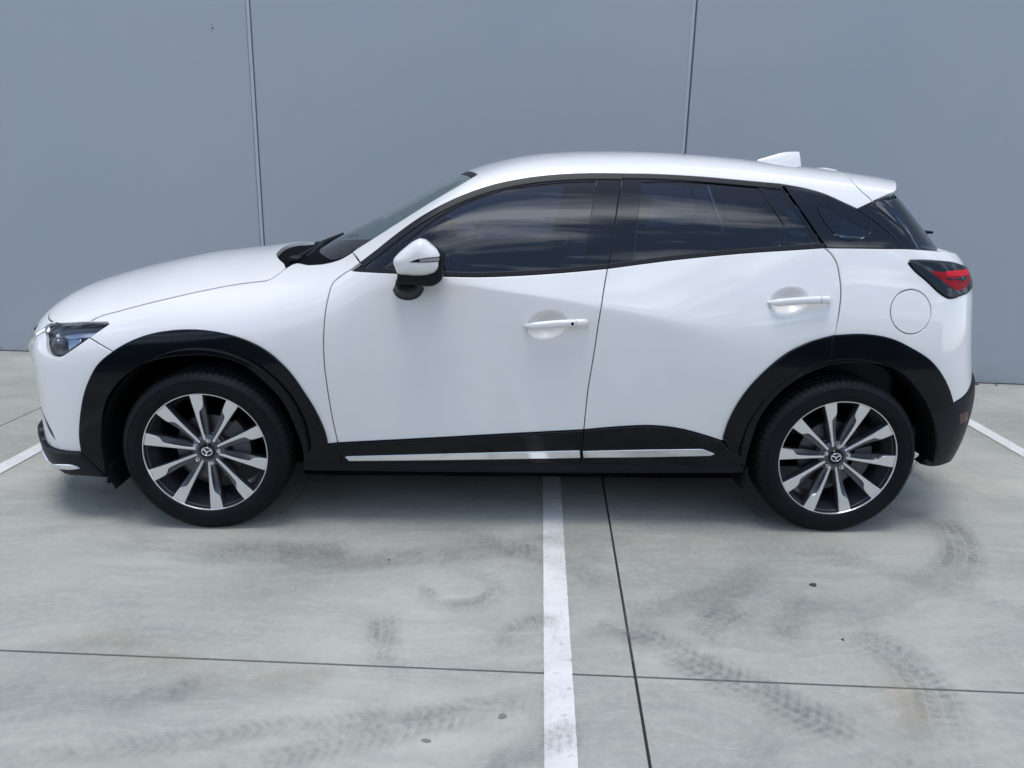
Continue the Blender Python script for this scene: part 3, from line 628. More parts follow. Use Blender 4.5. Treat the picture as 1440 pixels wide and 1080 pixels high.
# --- roof with A-pillars and spoiler
ctr = [(x, 0., float(zT_x(x))) for x in np.linspace(1.33, -.268, 24)]
seam = [P['roof_seam'][0], P['roof_seam'][1], P['roof_seam'][2], (1.345, .3, 1.475), (1.335, .15, 1.48), (1.33, 0, 1.485)]
roof = panel(FGn, 'rail', [P['pillar_gap'][:1]+P['ws_near'][1:] if False else P['ws_near'], wst[:], ctr[::-1], seam[::-1], P['roof_rear'][::-1], P['qg_top'][::-1], rev('frame_top_rear'), rev('frame_top_front')[:-1], T3(P['frame_top_front'][1], P['ws_near'][0])], gap=.0005, bev=.0015, fl=.018, h=.014)
link('roof', mesh_np('roof', [roof], (-1, 1)), M['paint'], car)
hl = panel(FGn, 'rail', [P['ws_near'], wst[:], ctr[::-1], seam[::-1], P['roof_rear'][::-1], P['qg_top'][::-1], rev('frame_top_rear'), rev('frame_top_front')[:-1], T3(P['frame_top_front'][1], P['ws_near'][0])], off=-.022, gap=.002, bev=.001, fl=.003, h=.05)
link('headliner', mesh_np('headliner', [hl], (-1, 1)), M['headliner'], car)
sp_low = SPL
tr_edge = [(1.551,.515,1.398), (1.583,.44,1.409), (1.618,.36,1.418), (1.650,.27,1.426), (1.672,.15,1.432), (1.68,0,1.434)]
spo = panel(FGn, 'rail', [seam, [(x, 0, float(zT_x(x))) for x in np.linspace(1.34, 1.68, 8)], tr_edge[::-1], [tr_edge[0]]+sp_low[::-1]], gap=.004, bev=.002, fl=.026, h=.014)
sob = link('spoiler', mesh_np('spoiler', [spo], (-1, 1)), M['paint'], car)
und = panel(FGn, 'rail', [seam, [(x, 0, float(zT_x(x))) for x in np.linspace(1.34, 1.68, 8)], tr_edge[::-1], [tr_edge[0]]+sp_low[::-1]], off=-.026, gap=.006, bev=.002, fl=.006, h=.03)
seam2 = [(x+.012, y, z) for x, y, z in seam]; seam1 = [(x-.012, y, z) for x, y, z in seam]
link('spoiler_gap_shade', mesh_np('spoiler_gap_shade', [panel(FGn, 'rail', [seam1, seam2[::-1]], off=-.007, gap=0, bev=.0005, fl=.002, h=.012)], (-1, 1)), M['dark'], sob)  # black strip added under the seam to paint the shade of the gap
link('spoiler_underside', mesh_np('spoiler_underside', [und], (-1, 1)), M['satin'], sob)
for s in (-1, 1):      # black fin below the spoiler end
    bm = bmesh.new(); pts = [(1.415, .578, 1.340), (1.526, .548, 1.370), (1.524, .545, 1.325), (1.503, .555, 1.277), (1.487, .580, 1.268)]
    a = [bm.verts.new((x, s*y, z)) for x, y, z in pts]; b = [bm.verts.new((x+.02, s*(y-.05), z)) for x, y, z in pts]
    bm.faces.new(a); bm.faces.new(b[::-1])
    for i in range(5): bm.faces.new((a[i], b[i], b[(i+1) % 5], a[(i+1) % 5]))
    bmesh.ops.bevel(bm, geom=list(bm.edges), offset=.005, segments=2, affect='EDGES')
    link('spoiler_fin', bm_mesh('spoiler_fin', bm, 40), M['gloss'], sob)
bm = bmesh.new()      # antenna: shark fin
fin = [(1.10, 0, 1.505), (1.124, .0, 1.523), (1.171, 0, 1.537), (1.215, 0, 1.551), (1.254, 0, 1.560), (1.29, 0, 1.5635), (1.318, 0, 1.563), (1.309, 0, 1.540), (1.312, 0, 1.520), (1.322, 0, 1.490)]
wd = [.004, .02, .026, .026, .022, .016, .006, .016, .026, .03]
rings = []
for k in range(14):
    x = 1.11+(1.318-1.11)*k/13; ztop = np.interp(x, [1.11, 1.124, 1.171, 1.215, 1.254, 1.29, 1.318], [1.51, 1.523, 1.537, 1.551, 1.560, 1.5635, 1.563]); hw = .004+.024*math.sin(math.pi*min(1, (k+.6)/9)*.5)
    zb = float(zT_x(x))-.02
    rings.append([(x+(.012*(1-q) if k == 13 else 0), sg*hw*(1-q)**.6 if q < 1 else 0, zb+(ztop-zb)*q) for sg, q in ((-1,0),(-1,.35),(-1,.7),(-1,.93),(1,1),(1,.93),(1,.7),(1,.35),(1,0))])
loft('antenna', rings, M['paint'], car, closed=False)
rbox('washer_cap', (.07, .12, .012), (1.455, 0, 1.482), M['paint'], car, rot=Matrix.Rotation(R(8), 3, 'Y'), bev=.005)
# --- wings, doors, quarter panels
lampj = P['lamp_top'][3:]
wing = panel(FL, 'side', [hg, P['fender_top'], P['pillar_gap'], P['door_front'][:-1], af, T3(af[-6], P['bumper_seam'][0]) if False else T3(P['bumper_seam'][1], P['bumper_seam'][0]), T3(P['lamp_low'][1], P['lamp_low'][0]), T3(P['lamp_top'][-1], P['lamp_top'][3])][:5][:4] +
    [af[:13], T3(P['bumper_seam'][1], P['bumper_seam'][0]), T3(P['lamp_low'][1], P['lamp_low'][0]), T3(P['lamp_top'][-1], hg[0])], h=.011)
both('wing', wing, M['paint'])
fd = both('front_door', panel(FLc, 'side', [P['door_front'][1:-1], P['sill_front'], P['b_gap'][:-1][::-1], rev('belt_front')], h=.0072), M['paint'])
rd = both('rear_door', panel(FLc, 'side', [P['b_gap'][:-1], P['sill_rear'], ar[:7], rev('rdoor_rear')[:], rev('belt_rear')], h=.0072), M['paint'])
qseam = [(1.845, .54, 1.137), (1.885, .56, 1.02), (1.90, .58, .9), (1.915, .60, .75), (1.93, .60, .62)]
tl_out = [(1.855, .57, 1.095), (1.862, .57, 1.05), (1.862, .585, 1.015), (1.838, .645, 1.010), (1.80, .70, 1.000)]
bq = P['belt_quarter'][:-1]+[(1.711,.652,1.161), (1.76,.61,1.155), (1.82,.55,1.147)]
quarter = panel(FL, 'tail', [P['rdoor_rear'][:-1], ar[6:], P['rb_top'][1:]+[(1.92, .60, .63)], qseam[::-1][1:], bq[::-1]], holes=[[P['fuel']+P['fuel'][:1]], [P['tl_top'][1:]+tl_out[:1], tl_out, [tl_out[-1]]+P['tl_low'], T3(P['tl_low'][-1], P['tl_top'][1])]], h=.011)
both('quarter_panel', quarter, M['paint'])
both('fuel_flap', panel(FL, 'tail', [P['fuel']+P['fuel'][:1]], gap=.0018, bev=.002, h=.011), M['paint'])
# tailgate
tgate = panel(FL, 'tail', [[(x, y, z) for x, y, z in qseam], [(1.93, .60, .62), (2.0, .45, .62), (2.05, .2, .62), (2.07, 0, .62)], [(2.07, 0, .62), (2.0, 0, .95), (1.93, 0, 1.147)], [(1.93, 0, 1.147), (1.90, .3, 1.147), (1.845, .54, 1.141)]], gap=.002, bev=.003, h=.02)
tg = link('tailgate', mesh_np('tailgate', [tgate], (-1, 1)), M['paint'], car)
tgg = panel(FG, 'tail', [[(1.435, .575, 1.335), (1.50, .61, 1.28), (1.57, .635, 1.22), (1.635, .66, 1.150)], [(1.635, .66, 1.150), (1.80, .5, 1.150), (1.9, .2, 1.150), (1.92, 0, 1.150)], [(1.92, 0, 1.150), (1.7, 0, 1.39)], [(1.7, 0, 1.39), (1.6, .3, 1.39), (1.44, .57, 1.36)]], off=.002, gap=.002, bev=.003, fl=.01, h=.02)
link('rear_window', mesh_np('rear_window', [tgg], (-1, 1)), M['privacy'], tg)
loft('rear_wiper', tube_rings([(1.90, .02, 1.165), (1.935, .0, 1.178), (1.915, -.10, 1.205), (1.885, -.25, 1.212)], [.020, .016, .010, .006]), M['satin'], tg)
rbox('number_plate', (.012, .37, .11), (2.06, 0, .76), M['satin'], tg, bev=.003)
# --- door frames, glass
cyl = lambda d, **k: panel(FG, 'side', d, **k)
gfr = [P['glass_f_top'], P['glass_f_rear'], P['glass_f_bot'], T3(P['glass_f_bot'][-1], P['glass_f_top'][0])]
grr = [P['glass_r_top'], P['glass_r_rear'][:2], P['glass_r_rear'][1:], P['glass_r_bot'], P['glass_r_front']]
ql = P['qlight']; qlc = [T3(ql[i], ql[(i+1) % 5]) for i in range(5)]
both('window_frame', cyl([P['frame_top_front'], P['b_gap_up'], rev('frame_bot_front')], holes=[gfr], off=-.001, gap=.001, bev=.002, fl=.02, h=.016), M['gloss'], fd)
both('window_frame', cyl([P['frame_top_rear'], P['rear_edge'], rev('frame_bot_rear'), rev('b_gap_up')], holes=[grr, qlc], off=-.001, gap=.001, bev=.002, fl=.02, h=.016), M['gloss'], rd)
both('window_pane', cyl(gfr, off=-.005, gap=-.004, bev=.001, fl=.004, h=.02), M['glass'], fd)
both('window_pane', cyl(grr, off=-.005, gap=-.004, bev=.001, fl=.004, h=.02), M['privacy'], rd)
both('quarter_light', cyl(qlc, off=-.004, gap=-.004, bev=.001, fl=.004, h=.02), M['privacy'], rd)
def band_between(top, w): return [(x, y, z+w) for x, y, z in top]
bf, br = P['frame_bot_front'], P['frame_bot_rear']
both('belt_moulding', cyl([bf, T3(bf[-1], (bf[-1][0], bf[-1][1], bf[-1][2]+.020)), band_between(bf, .020)[::-1][:-1], T3((bf[1][0]-.12, bf[1][1], bf[1][2]+.017), bf[0])], off=.004, gap=.0005, bev=.003, fl=.02, h=.012), M['rubber'], fd)
both('belt_moulding', cyl([br, band_between(br, .020)[::-1]], off=.004, gap=.0005, bev=.003, fl=.02, h=.012), M['rubber'], rd)
ft, fr_ = P['frame_top_front'][1:], P['frame_top_rear']
def inward(c, w):
    c = np.array(c); d = np.gradient(c, axis=0); n = np.stack([d[:, 2], d[:, 0]*0, -d[:, 0]], -1); n /= np.linalg.norm(n, axis=1)[:, None]
    return [tuple(p) for p in c+n*w]
both('top_seal', cyl([ft, inward(ft, .026)[::-1]], off=.003, gap=.0008, bev=.003, fl=.015, h=.012), M['rubber'], fd)
both('top_seal', cyl([fr_, inward(fr_, .022)[::-1]], off=.003, gap=.0008, bev=.003, fl=.015, h=.012), M['rubber'], rd)
qg = both('quarter_glass', cyl([P['qg_top'], P['qg_rear'], P['qg_bot'], P['qg_front']], holes=[[P['qpane']+P['qpane'][:1]]], off=.001, gap=.002, bev=.002, fl=.012, h=.014), M['gloss'])
both('clear_pane', cyl([P['qpane']+P['qpane'][:1]], off=.0010, gap=.0003, bev=.0003, fl=.003, h=.014), M['dark_pane'], qg)
dpl = P['dp']
both('rear_pillar_cover', cyl([T3(dpl[0], dpl[1]), dpl[1:4], T3(dpl[3], dpl[4]), [dpl[4], dpl[5], dpl[0]]], off=.001, gap=.002, bev=.003, fl=.012, h=.014), M['gloss'])
# mirror sail
sail = T3(P['frame_bot_front'][0], P['frame_top_front'][2], P['frame_top_front'][3])
# --- black cladding
arch_front = panel(FL, 'side', [P['arch_f_out'], P['lip_bottom'][-1:] and T3(P['arch_f_out'][-1], P['lip_bottom'][-1]), rev('arch_f_in'), T3(P['arch_f_in'][0], P['sill_bottom_front'][0]), T3(P['sill_bottom_front'][0], P['sill_front'][0], P['arch_f_out'][0])], off=.012, gap=.0008, bev=.006, fl=.045, h=.012)
both('wheel_arch_trim', arch_front, M['clad'])
split_in = [P['arch_r_in'][5]]
both('wheel_arch_trim', panel(FL, 'side', [P['arch_r_out'][:7], T3(P['arch_r_out'][6], P['arch_r_in'][5]), P['arch_r_in'][:6][::-1], T3(P['arch_r_in'][0], P['sill_bottom_rear'][-1], P['arch_r_out'][0])], off=.013, gap=.001, bev=.006, fl=.045, h=.012), M['clad'])
both('wheel_arch_trim', panel(FL, 'side', [P['arch_r_out'][6:], T3(P['arch_r_out'][-1], P['arch_r_in'][10]), P['arch_r_in'][5:11][::-1], T3(P['arch_r_in'][5], P['arch_r_out'][6])], off=.013, gap=.001, bev=.006, fl=.045, h=.012), M['clad'])
both('door_cladding', panel(FL, 'side', [P['sill_front'], P['b_gap'][-2:], rev('sill_bottom_front'), T3(P['sill_bottom_front'][0], P['sill_front'][0])], off=.011, gap=.001, bev=.006, fl=.03, h=.012), M['clad'], fd)
both('door_cladding', panel(FL, 'side', [P['sill_rear'], T3(P['sill_rear'][-1], P['sill_bottom_rear'][-1]), rev('sill_bottom_rear'), P['b_gap'][-2:][::-1]], off=.011, gap=.001, bev=.006, fl=.03, h=.012), M['clad'], rd)
both('sill', panel(FL, 'side', [P['sill_bottom_front'], P['sill_bottom_rear'], T3(P['sill_bottom_rear'][-1], P['rocker_bottom'][-1]), rev('rocker_bottom'), T3(P['rocker_bottom'][0], P['arch_f_in'][0], P['sill_bottom_front'][0])], off=.002, gap=.001, bev=.006, fl=.05, h=.02), M['satin'])
both('chrome_strip', panel(FL, 'side', [P['strip1'][:2], P['strip1'][1:4], P['strip1'][3:5], P['strip1'][4:], T3(P['strip1'][-1], P['strip1'][0])], off=.016, gap=0, bev=.003, fl=.010, h=.012), M['chrome'], fd)
both('chrome_strip', panel(FL, 'side', [P['strip2'][:3], P['strip2'][2:4], P['strip2'][3:5], P['strip2'][4:], T3(P['strip2'][-1], P['strip2'][0])], off=.016, gap=0, bev=.003, fl=.010, h=.012), M['chrome'], rd)
# --- front bumper, grille, lamps
g_up = [(-2.0, .58, .775), (-2.09, .45, .79), (-2.17, .25, .80), (-2.19, 0, .80)]
g_lo = [(-2.0, .60, .72), (-2.07, .50, .66), (-2.12, .42, .52), (-2.15, .36, .44), (-2.17, .2, .42), (-2.18, 0, .42)]
lip = P['lip_top']
lowin = [(-2.17, 0, .33), (-2.14, .3, .33), (-2.07, .58, .345)]
bump = panel(FL, 'nose', [front_half[:-2][::-1], T3((-2.155, 0, .86), (-2.19, 0, .80)), g_up[::-1], T3(g_up[0], g_lo[0]), g_lo, T3(g_lo[-1], lowin[0]), lowin, lip, af[::-1][:6], T3(P['bumper_seam'][1], P['bumper_seam'][0]), P['lamp_low'][1:], P['lamp_front'], T3(P['lamp_front'][-1], P['lamp_top'][1]), T3(P['lamp_top'][1], front_half[-3])], h=.011)
fb = link('front_bumper', mesh_np('front_bumper', [bump], (-1, 1)), M['paint'], car)
gr = link('grille', mesh_np('grille', [panel(FL, 'nose', [g_up, T3(g_up[-1], g_lo[-1]), g_lo[::-1], T3(g_lo[0], g_up[0])], off=-.02, gap=-.004, bev=.002, fl=.02, h=.02)], (-1, 1)), M['dark'], car)
for k in range(7):
    z = .745-.05*k; ym = .50-.02*k
    pts = surf(FL, 'nose', to_dom('nose', [(-2.1, y, z) if y > .01 else (-2.19, .001, z) for y in np.linspace(0, ym, 14)]))
    full = [(x-.0, -y, zz) for x, y, zz in pts[::-1]]+[(x, y, zz) for x, y, zz in pts[1:]]
    loft('grille_bar', tube_rings(full, .008, 8), M['lamp_in'], gr)
wing_c = surf(FL, 'nose', to_dom('nose', [(-1.945, .70, .785), (-1.98, .64, .74), (-2.01, .58, .70), (-2.05, .52, .62), (-2.10, .45, .52), (-2.13, .38, .45), (-2.16, .2, .43), (-2.17, .01, .43)]))
full = [(x, -y, z) for x, y, z in wing_c]+[(x, y, z) for x, y, z in wing_c[::-1]]
loft('grille_surround', tube_rings(full, .013, 10), M['chrome'], gr)
both('bumper_slit', panel(FL, 'nose', [P['slit'][:4], P['slit'][3:]+P['slit'][:1]], off=.0012, gap=0, bev=.0004, fl=.004, h=.008), M['gloss'], {-1: fb, 1: fb})
lipc = [(-2.17, 0, .33), (-2.14, .3, .33), (-2.07, .58, .345)]
lb = [(-2.10, 0, .20), (-2.08, .3, .20), (-2.02, .55, .21), (-1.94, .72, .215)]+P['lip_bottom'][1:]
lipd = panel(FL, 'nose', [lipc+[], lip, T3(lip[-1], P['lip_bottom'][-1]), lb[::-1], T3(lb[0], lipc[0])], off=.022, gap=-.001, bev=.010, fl=.05, h=.014)
lo_ = link('bumper_lip', mesh_np('bumper_lip', [lipd], (-1, 1)), M['satin'], fb)
st = P['lip_strip_top']; sw = P['lip_strip_low']
both('chrome_tip', panel(FL, 'nose', [[(-2.04, .64, .262)]+st[1:], sw[:-1]+[(-2.035, .64, .235)], T3((-2.035, .64, .235), (-2.04, .64, .262))], off=.030, gap=0, bev=.005, fl=.015, h=.010), M['chrome'], {-1: fb, 1: fb})
lamp_loop = [P['lamp_top'], P['lamp_low'], P['lamp_front']]
hl_ = both('headlamp', panel(FL, 'nose', lamp_loop, off=-.028, gap=.004, bev=.003, fl=.03, h=.012), M['lamp_in'])
both('lamp_lens', panel(FL, 'nose', lamp_loop, off=.0005, gap=.002, bev=.002, fl=.004, h=.012), M['lens'], hl_)
lk = lambda k: [P[k]+P[k][:1]]
both('lamp_reflector', panel(FL, 'nose', [T3(*P['lamp_bar'][:3]), P['lamp_bar'][2:]+P['lamp_bar'][:1]], off=-.012, gap=.0, bev=.003, fl=.012, h=.01), M['lamp_silver'], hl_)
both('lamp_reflector', panel(FL, 'nose', [T3(P['lamp_block'][i], P['lamp_block'][(i+1) % 4]) for i in range(4)], off=-.014, gap=.0, bev=.003, fl=.012, h=.01), M['lamp_silver'], hl_)
for s in (-1, 1):       # projector bowl
    bm = bmesh.new(); bmesh.ops.create_uvsphere(bm, u_segments=24, v_segments=12, radius=.026); bmesh.ops.translate(bm, vec=(-1.865, s*.752, .738), verts=bm.verts)
    link('projector', bm_mesh('projector', bm, 60), M['lamp_mid'], hl_[s])
    bl = [surf(FL, 'nose', to_dom('nose', [p]))[0] for p in [(-1.94, .70, .806), (-1.86, .73, .818), (-1.72, .78, .829), (-1.66, .80, .832)]]
    loft('lamp_brow', tube_rings([(x+.008, s*(y-.012), z-.006) for x, y, z in bl], [.008, .010, .009, .004]), M['gloss'], hl_[s])
# --- tail lamps, rear bumper
tl_loop = [P['tl_top']+tl_out[:1], tl_out, [tl_out[-1]]+P['tl_low'], T3(P['tl_low'][-1], P['tl_top'][0])]
tl = both('tail_lamp', panel(FL, 'tail', tl_loop, off=.006, gap=.002, bev=.005, fl=.03, h=.010), M['gloss'])
for kk, mm, oo in (('tl_red2', 'red_dark', .0072), ('tl_red1', 'red', .0085)):
    ext = P[kk]
    c = [(x+(.02 if x > 1.8 else 0), y-(.04 if x > 1.8 else 0), z) for x, y, z in ext]
    both('red_lens', panel(FL, 'tail', [c+c[:1]], off=oo, gap=0, bev=.002, fl=.004, h=.008), M[mm], tl)
both('lamp_divider', panel(FL, 'tail', [P['tl_div']+P['tl_div'][:1]], off=.0095, gap=0, bev=.0008, fl=.003, h=.008), M['gloss'], tl)
rbt = P['rb_top']+[(1.93, .60, .635), (2.0, .45, .64), (2.05, .2, .64), (2.07, 0, .64)]
rbb = P['rb_bottom'][:1]+[(1.72, .80, .27), (1.80, .74, .265), (1.90, .60, .26), (1.98, .3, .25), (2.0, 0, .25)]
rb = panel(FL, 'tail', [rbt, T3(rbt[-1], rbb[-1]), rbb[::-1], T3(rbb[0], P['arch_r_in'][12], P['arch_r_in'][11]), P['arch_r_in'][10:12][::-1], T3(P['arch_r_in'][10], rbt[0])], off=.012, gap=.001, bev=.010, fl=.05, h=.013)
rbo = link('rear_bumper', mesh_np('rear_bumper', [rb], (-1, 1)), M['satin'], car)
both('reflector', panel(FL, 'tail', [T3(P['reflector'][i], P['reflector'][(i+1) % 4]) for i in range(4)], off=.0135, gap=0, bev=.002, fl=.006, h=.008), M['reflector'], {-1: rbo, 1: rbo})
# --- door handles
def handle(x0, z0, x1, z1, cup, par, lock):
    split = .79
    def ring(t_, n=16):
        x = x0+(x1-x0)*t_; z = z0+(z1-z0)*t_+.004*math.sin(math.pi*t_)
        y = float(surf(FL, 'side', [(x, z)])[0, 1])
        e = min(1, t_/.16) if t_ < .5 else min(1, (1-t_)/.10)
        e = math.sin(e*math.pi/2); hz = .0150*(.35+.65*e) if t_ > .5 else .0150*(.18+.82*e)
        st = -.006+.034*e if t_ < .5 else -.004+.032*e
        yc = y+st; hy = .013
        return [(x, yc+hy*math.copysign(abs(math.cos(a))**.75, math.cos(a)), z+hz*math.copysign(abs(math.sin(a))**.8, math.sin(a))) for a in [2*math.pi*k/n for k in range(n)]]
    for s in (-1, 1):
        fl = lambda r: [(x, s*y, z) for x, y, z in r]
        loft('door_handle', [fl(ring(t_)) for t_ in np.linspace(0.0, split-.006, 26)], M['paint'], par[s], smooth=60)
        loft('handle_cap', [fl(ring(t_)) for t_ in np.linspace(split+.004, 1, 14)], M['paint'], par[s], smooth=60)
        if lock:
            x = x0+(x1-x0)*.735; z = z0+(z1-z0)*.735+.003; y = float(surf(FL, 'side', [(x, z)])[0, 1])+.0405
            bm = bmesh.new(); bmesh.ops.create_cone(bm, segments=20, radius1=.006, radius2=.006, depth=.004, cap_ends=True, matrix=Matrix.Translation((x, s*y, z)) @ Matrix.Rotation(R(90), 4, 'X'))
            link('touch_sensor', bm_mesh('touch_sensor', bm), M['dark'], par[s])
handle(-.0222, .8600, .2275, .8810, 0, fd, True)
handle(.9442, .9590, 1.199, .9775, 1, rd, False)
# --- door mirrors
CAP = [(-.416,1.197),(-.398,1.194),(-.373,1.176),(-.351,1.158),(-.339,1.136),(-.339,1.132),(-.344,1.112),(-.345,1.096),(-.358,1.077),(-.38,1.067),(-.417,1.062),(-.458,1.063),(-.498,1.071),(-.504,1.087),(-.512,1.109),(-.510,1.121),(-.497,1.137),(-.466,1.165),(-.435,1.188)]
HSE = [(-.405,1.188),(-.349,1.159),(-.334,1.147),(-.326,1.138),(-.327,1.11),(-.329,1.088),(-.336,1.047),(-.359,1.027),(-.414,1.024),(-.45,1.030),(-.501,1.034),(-.499,1.065),(-.503,1.10),(-.49,1.135),(-.45,1.168)]
def closed_curve(pts, n):
    p = np.array(pts+pts[:1]); return smooth_chain(p, np.linalg.norm(np.diff(p, axis=0), axis=1).sum()/n)[:-1]
def rings_of(outline, cx, cz, steps):
    o = np.array(outline); return [[(cx+(x-cx)*k, y, cz+(z-cz)*k) for x, z in o] for k, y in steps]
cap_o = closed_curve(CAP, 72); hse_o = closed_curve(HSE, 60)
for s in (-1, 1):
    mir_o = empty('door_mirror', (-.42, s*.90, 1.09), car); inv = Matrix.Translation((.42, -s*.90, -1.09))
    def ml(name, rings, mt, **k):
        o = loft(name, [[(x, s*y, z) for x, y, z in r] for r in rings], mt, mir_o, **k); o.matrix_parent_inverse = inv; return o
    steps = [(.86, .845), (.94, .90), (.985, .94), (1.0, .97)]+[(math.cos(a)**.75, .97+.048*math.sin(a)) for a in np.linspace(.1, 1.5, 18)]+[(.004, .97+.048)]
    ml('mirror_cap', rings_of(cap_o, -.425, 1.125, steps), M['paint'], smooth=70)
    ml('mirror_housing', rings_of(hse_o, -.42, 1.10, [(.82, .80), (.93, .85), (1.0, .92), (1.0, .955), (.985, .972), (.95, .98), (.85, .984)]), M['satin'], smooth=60)
    sg = closed_curve([(-.445,1.1175),(-.42,1.127),(-.375,1.133),(-.3385,1.136),(-.341,1.1165),(-.39,1.1155),(-.442,1.1155)], 40)
    oc = cap_o-np.array([-.425, 1.125]); ta = np.arctan2(oc[:, 1], oc[:, 0]); oi = np.argsort(ta); ta = ta[oi]; ra = np.linalg.norm(oc[oi], axis=1)
    def cap_y(x, z):     # height of the cap at x,z
        k = math.hypot(x+.425, z-1.125)/np.interp(math.atan2(z-1.125, x+.425), ta, ra, period=2*math.pi)
        return .97+.048*math.sin(math.acos(min(1, k**(1/.75))))
    def sig(x0, x1, k, off, n=18):
        xs_ = np.linspace(x0, x1, n); rows = []
        for x in xs_:
            zt = np.interp(x, [-.447,-.42,-.375,-.338], [1.1165,1.127,1.133,1.1355]); zb = np.interp(x, [-.447,-.442,-.34], [1.1162,1.1150,1.1160])
            zm = (zt+zb)/2; zt = zm+(zt-zm)*k; zb = zm+(zb-zm)*k
            rows.append([(x, cap_y(x, z)+o_, z) for z, o_ in [(zt, -.004)]+[(zt+(zb-zt)*q/6, off) for q in range(7)]+[(zb, -.004)]])
        return rows
    ml('turn_signal', sig(-.447, -.3415, 1, .0014), M['gloss'], closed=False, caps=False, smooth=50)
    ml('signal_lens', sig(-.412, -.3445, .62, .0024), M['clear'], closed=False, caps=False, smooth=50)
    foot = closed_curve([(-.5339,.9855),(-.515,1.008),(-.4767,1.022),(-.43,1.012),(-.4104,.996),(-.425,.965),(-.4761,.9462),(-.518,.96)], 36)
    base = np.array([(x, float(surf(FL, 'side', [(x, z)])[0, 1])-.004, z) for x, z in foot])
    rr = []
    for k in np.linspace(0, 1, 9):
        e = k*k*(3-2*k); sc = 1-.30*math.sin(k*math.pi/2)
        rr.append([((x+.472)*sc-.472+.006*k, (1-e)*y+e*(.915+.02*(y-.82))+.028*math.sin(k*math.pi)*.5, (z-.985)*sc+.985+.052*k) for x, y, z in base])
    ml('mirror_stalk', rr, M['satin'], smooth=60)
# --- wheels
def spin(prof, n=96, y_of=None):
    bm = bmesh.new(); rows = []
    for r, y in prof: rows.append([bm.verts.new((r*math.cos(2*math.pi*k/n), y, r*math.sin(2*math.pi*k/n))) for k in range(n)])
    for a, b in zip(rows, rows[1:]):
        for k in range(n): bm.faces.new((a[k], a[(k+1) % n], b[(k+1) % n], b[k]))
    return bm
def tyre_mesh():
    n = 480; prof = []
    side = [(.236,.012),(.2475,.001),(.2505,-.004),(.254,-.0055),(.262,-.0085),(.270,-.0105),(.2705,-.0117),(.2735,-.0117),(.274,-.0112),(.284,-.0120),(.294,-.0115),(.300,-.0105),(.3005,-.0118),(.3030,-.0116),(.3035,-.0095),(.3115,-.0050),(.3180,.0005),(.3245,.0080)]
    tread = [(.3300,.0165),(.3325,.0235),(.3340,.0330),(.3345,.0430),(.3265,.0450),(.3265,.0520),(.3350,.0540),(.3355,.0750),(.3275,.0770),(.3275,.0850),(.3358,.0870),(.3358,.1030)]
    half = side+tread; full = half+[(r, .206-y) for r, y in half[::-1]]
    V = []; F = []
    for i, (r, y) in enumerate(full):
        z_tread = r > .3172
        for k in range(n):
            rr, yy = r, y
            if z_tread and (k % 6) == 0 and r > .3275:
                rr -= .0040 if r < .3338 else .0035
            elif z_tread and (k % 6) == 0: rr -= .0012; yy += .001 if y < .1 else -.001
            a = 2*math.pi*(k+(y*26 if r > .3172 else 0)*0)/n
            V.append((rr*math.cos(a), yy, rr*math.sin(a)))
    m_ = len(full)
    for i in range(m_-1):
        for k in range(n): F.append((i*n+k, i*n+(k+1) % n, (i+1)*n+(k+1) % n, (i+1)*n+k))
    V = np.array(V)
    low = V[:, 2] < -.3262; V[low, 2] = -.3262        # flat where it stands on the ground
    bul = np.clip((-.255-V[:, 2])/.07, 0, 1)*(np.abs(V[:, 0]) < .16)*(1-np.abs(V[:, 0])/.16)
    V[:, 1] += np.where(V[:, 1] < .103, -1, 1)*.006*bul
    me = bpy.data.meshes.new('tyre'); me.from_pydata(V.tolist(), [], F); 
    bm = bmesh.new(); bm.from_mesh(me); bpy.data.meshes.remove(me)
    return bm_mesh('tyre', bm, 38)
TY = tyre_mesh(); TY.materials.append(M['tyre'])
def dish(r): return .004+.020*(1-min(1, max(0, (r-.05)/.19)))**1.5
RST = [.046,.07,.10,.13,.150,.164,.172,.178,.184,.192,.205,.222,.2405]
WA = dict(face=[-.0070,-.0090,-.0112,-.0135,-.0150,-.0162,-.0168,-.0174,-.0180,-.0188,-.0202,-.0218,-.0236], body=[-.012,-.0125,-.0140,-.0160,-.0175,-.0186,-.0192,-.0198,-.0204,-.0212,-.0226,-.0242,-.0255])
WBs = dict(face=[.0015,.0004,-.0010,-.0012,-.0008,.0004,.0030,.0090,.0160,.0205,.0228,.0243,.0258], body=[.014,.0150,.0165,.0190,.0208,.0220,.0226,.0232,.0238,.0246,.0256,.0264,.0275])
def spoke_mesh(kind, mirror):
    bm = bmesh.new(); s = -1 if mirror else 1; rows = []
    for r, a_, b_ in zip(RST, WA[kind], WBs[kind]):
        if kind == 'face':
            y = dish(r); sec = [(a_, y+.006), (a_, y+.0006), (a_+.0007, y), (b_-.0007, y), (b_, y+.0006), (b_, y+.006)]
        else:
            y = dish(r)+.0045; fb_ = max(WBs['face'][RST.index(r)], a_+.004)
            dp = .014*math.sin(math.pi*min(1, max(0, (r-.05)/.145)))
            sec = [(a_*.9, y+.036), (a_, y), (fb_, y), (fb_+(b_-fb_)*.25, y+dp*.85), (b_, y+dp+.001), (b_*.9, y+.036)]
        rows.append([bm.verts.new((r, yy, s*ww)) for ww, yy in sec])
    for p_, q_ in zip(rows, rows[1:]):
        for k in range(5): bm.faces.new((p_[k], p_[k+1], q_[k+1], q_[k]))
    bm.faces.new(rows[0]); bm.faces.new(rows[-1][::-1])
    me = bm_mesh(kind, bm, 25); me.materials.append(M['machined'] if kind == 'face' else M['alloy_dark']); return me
SPK = {(k, mi): spoke_mesh(k, mi) for k in ('face', 'body') for mi in (0, 1)}
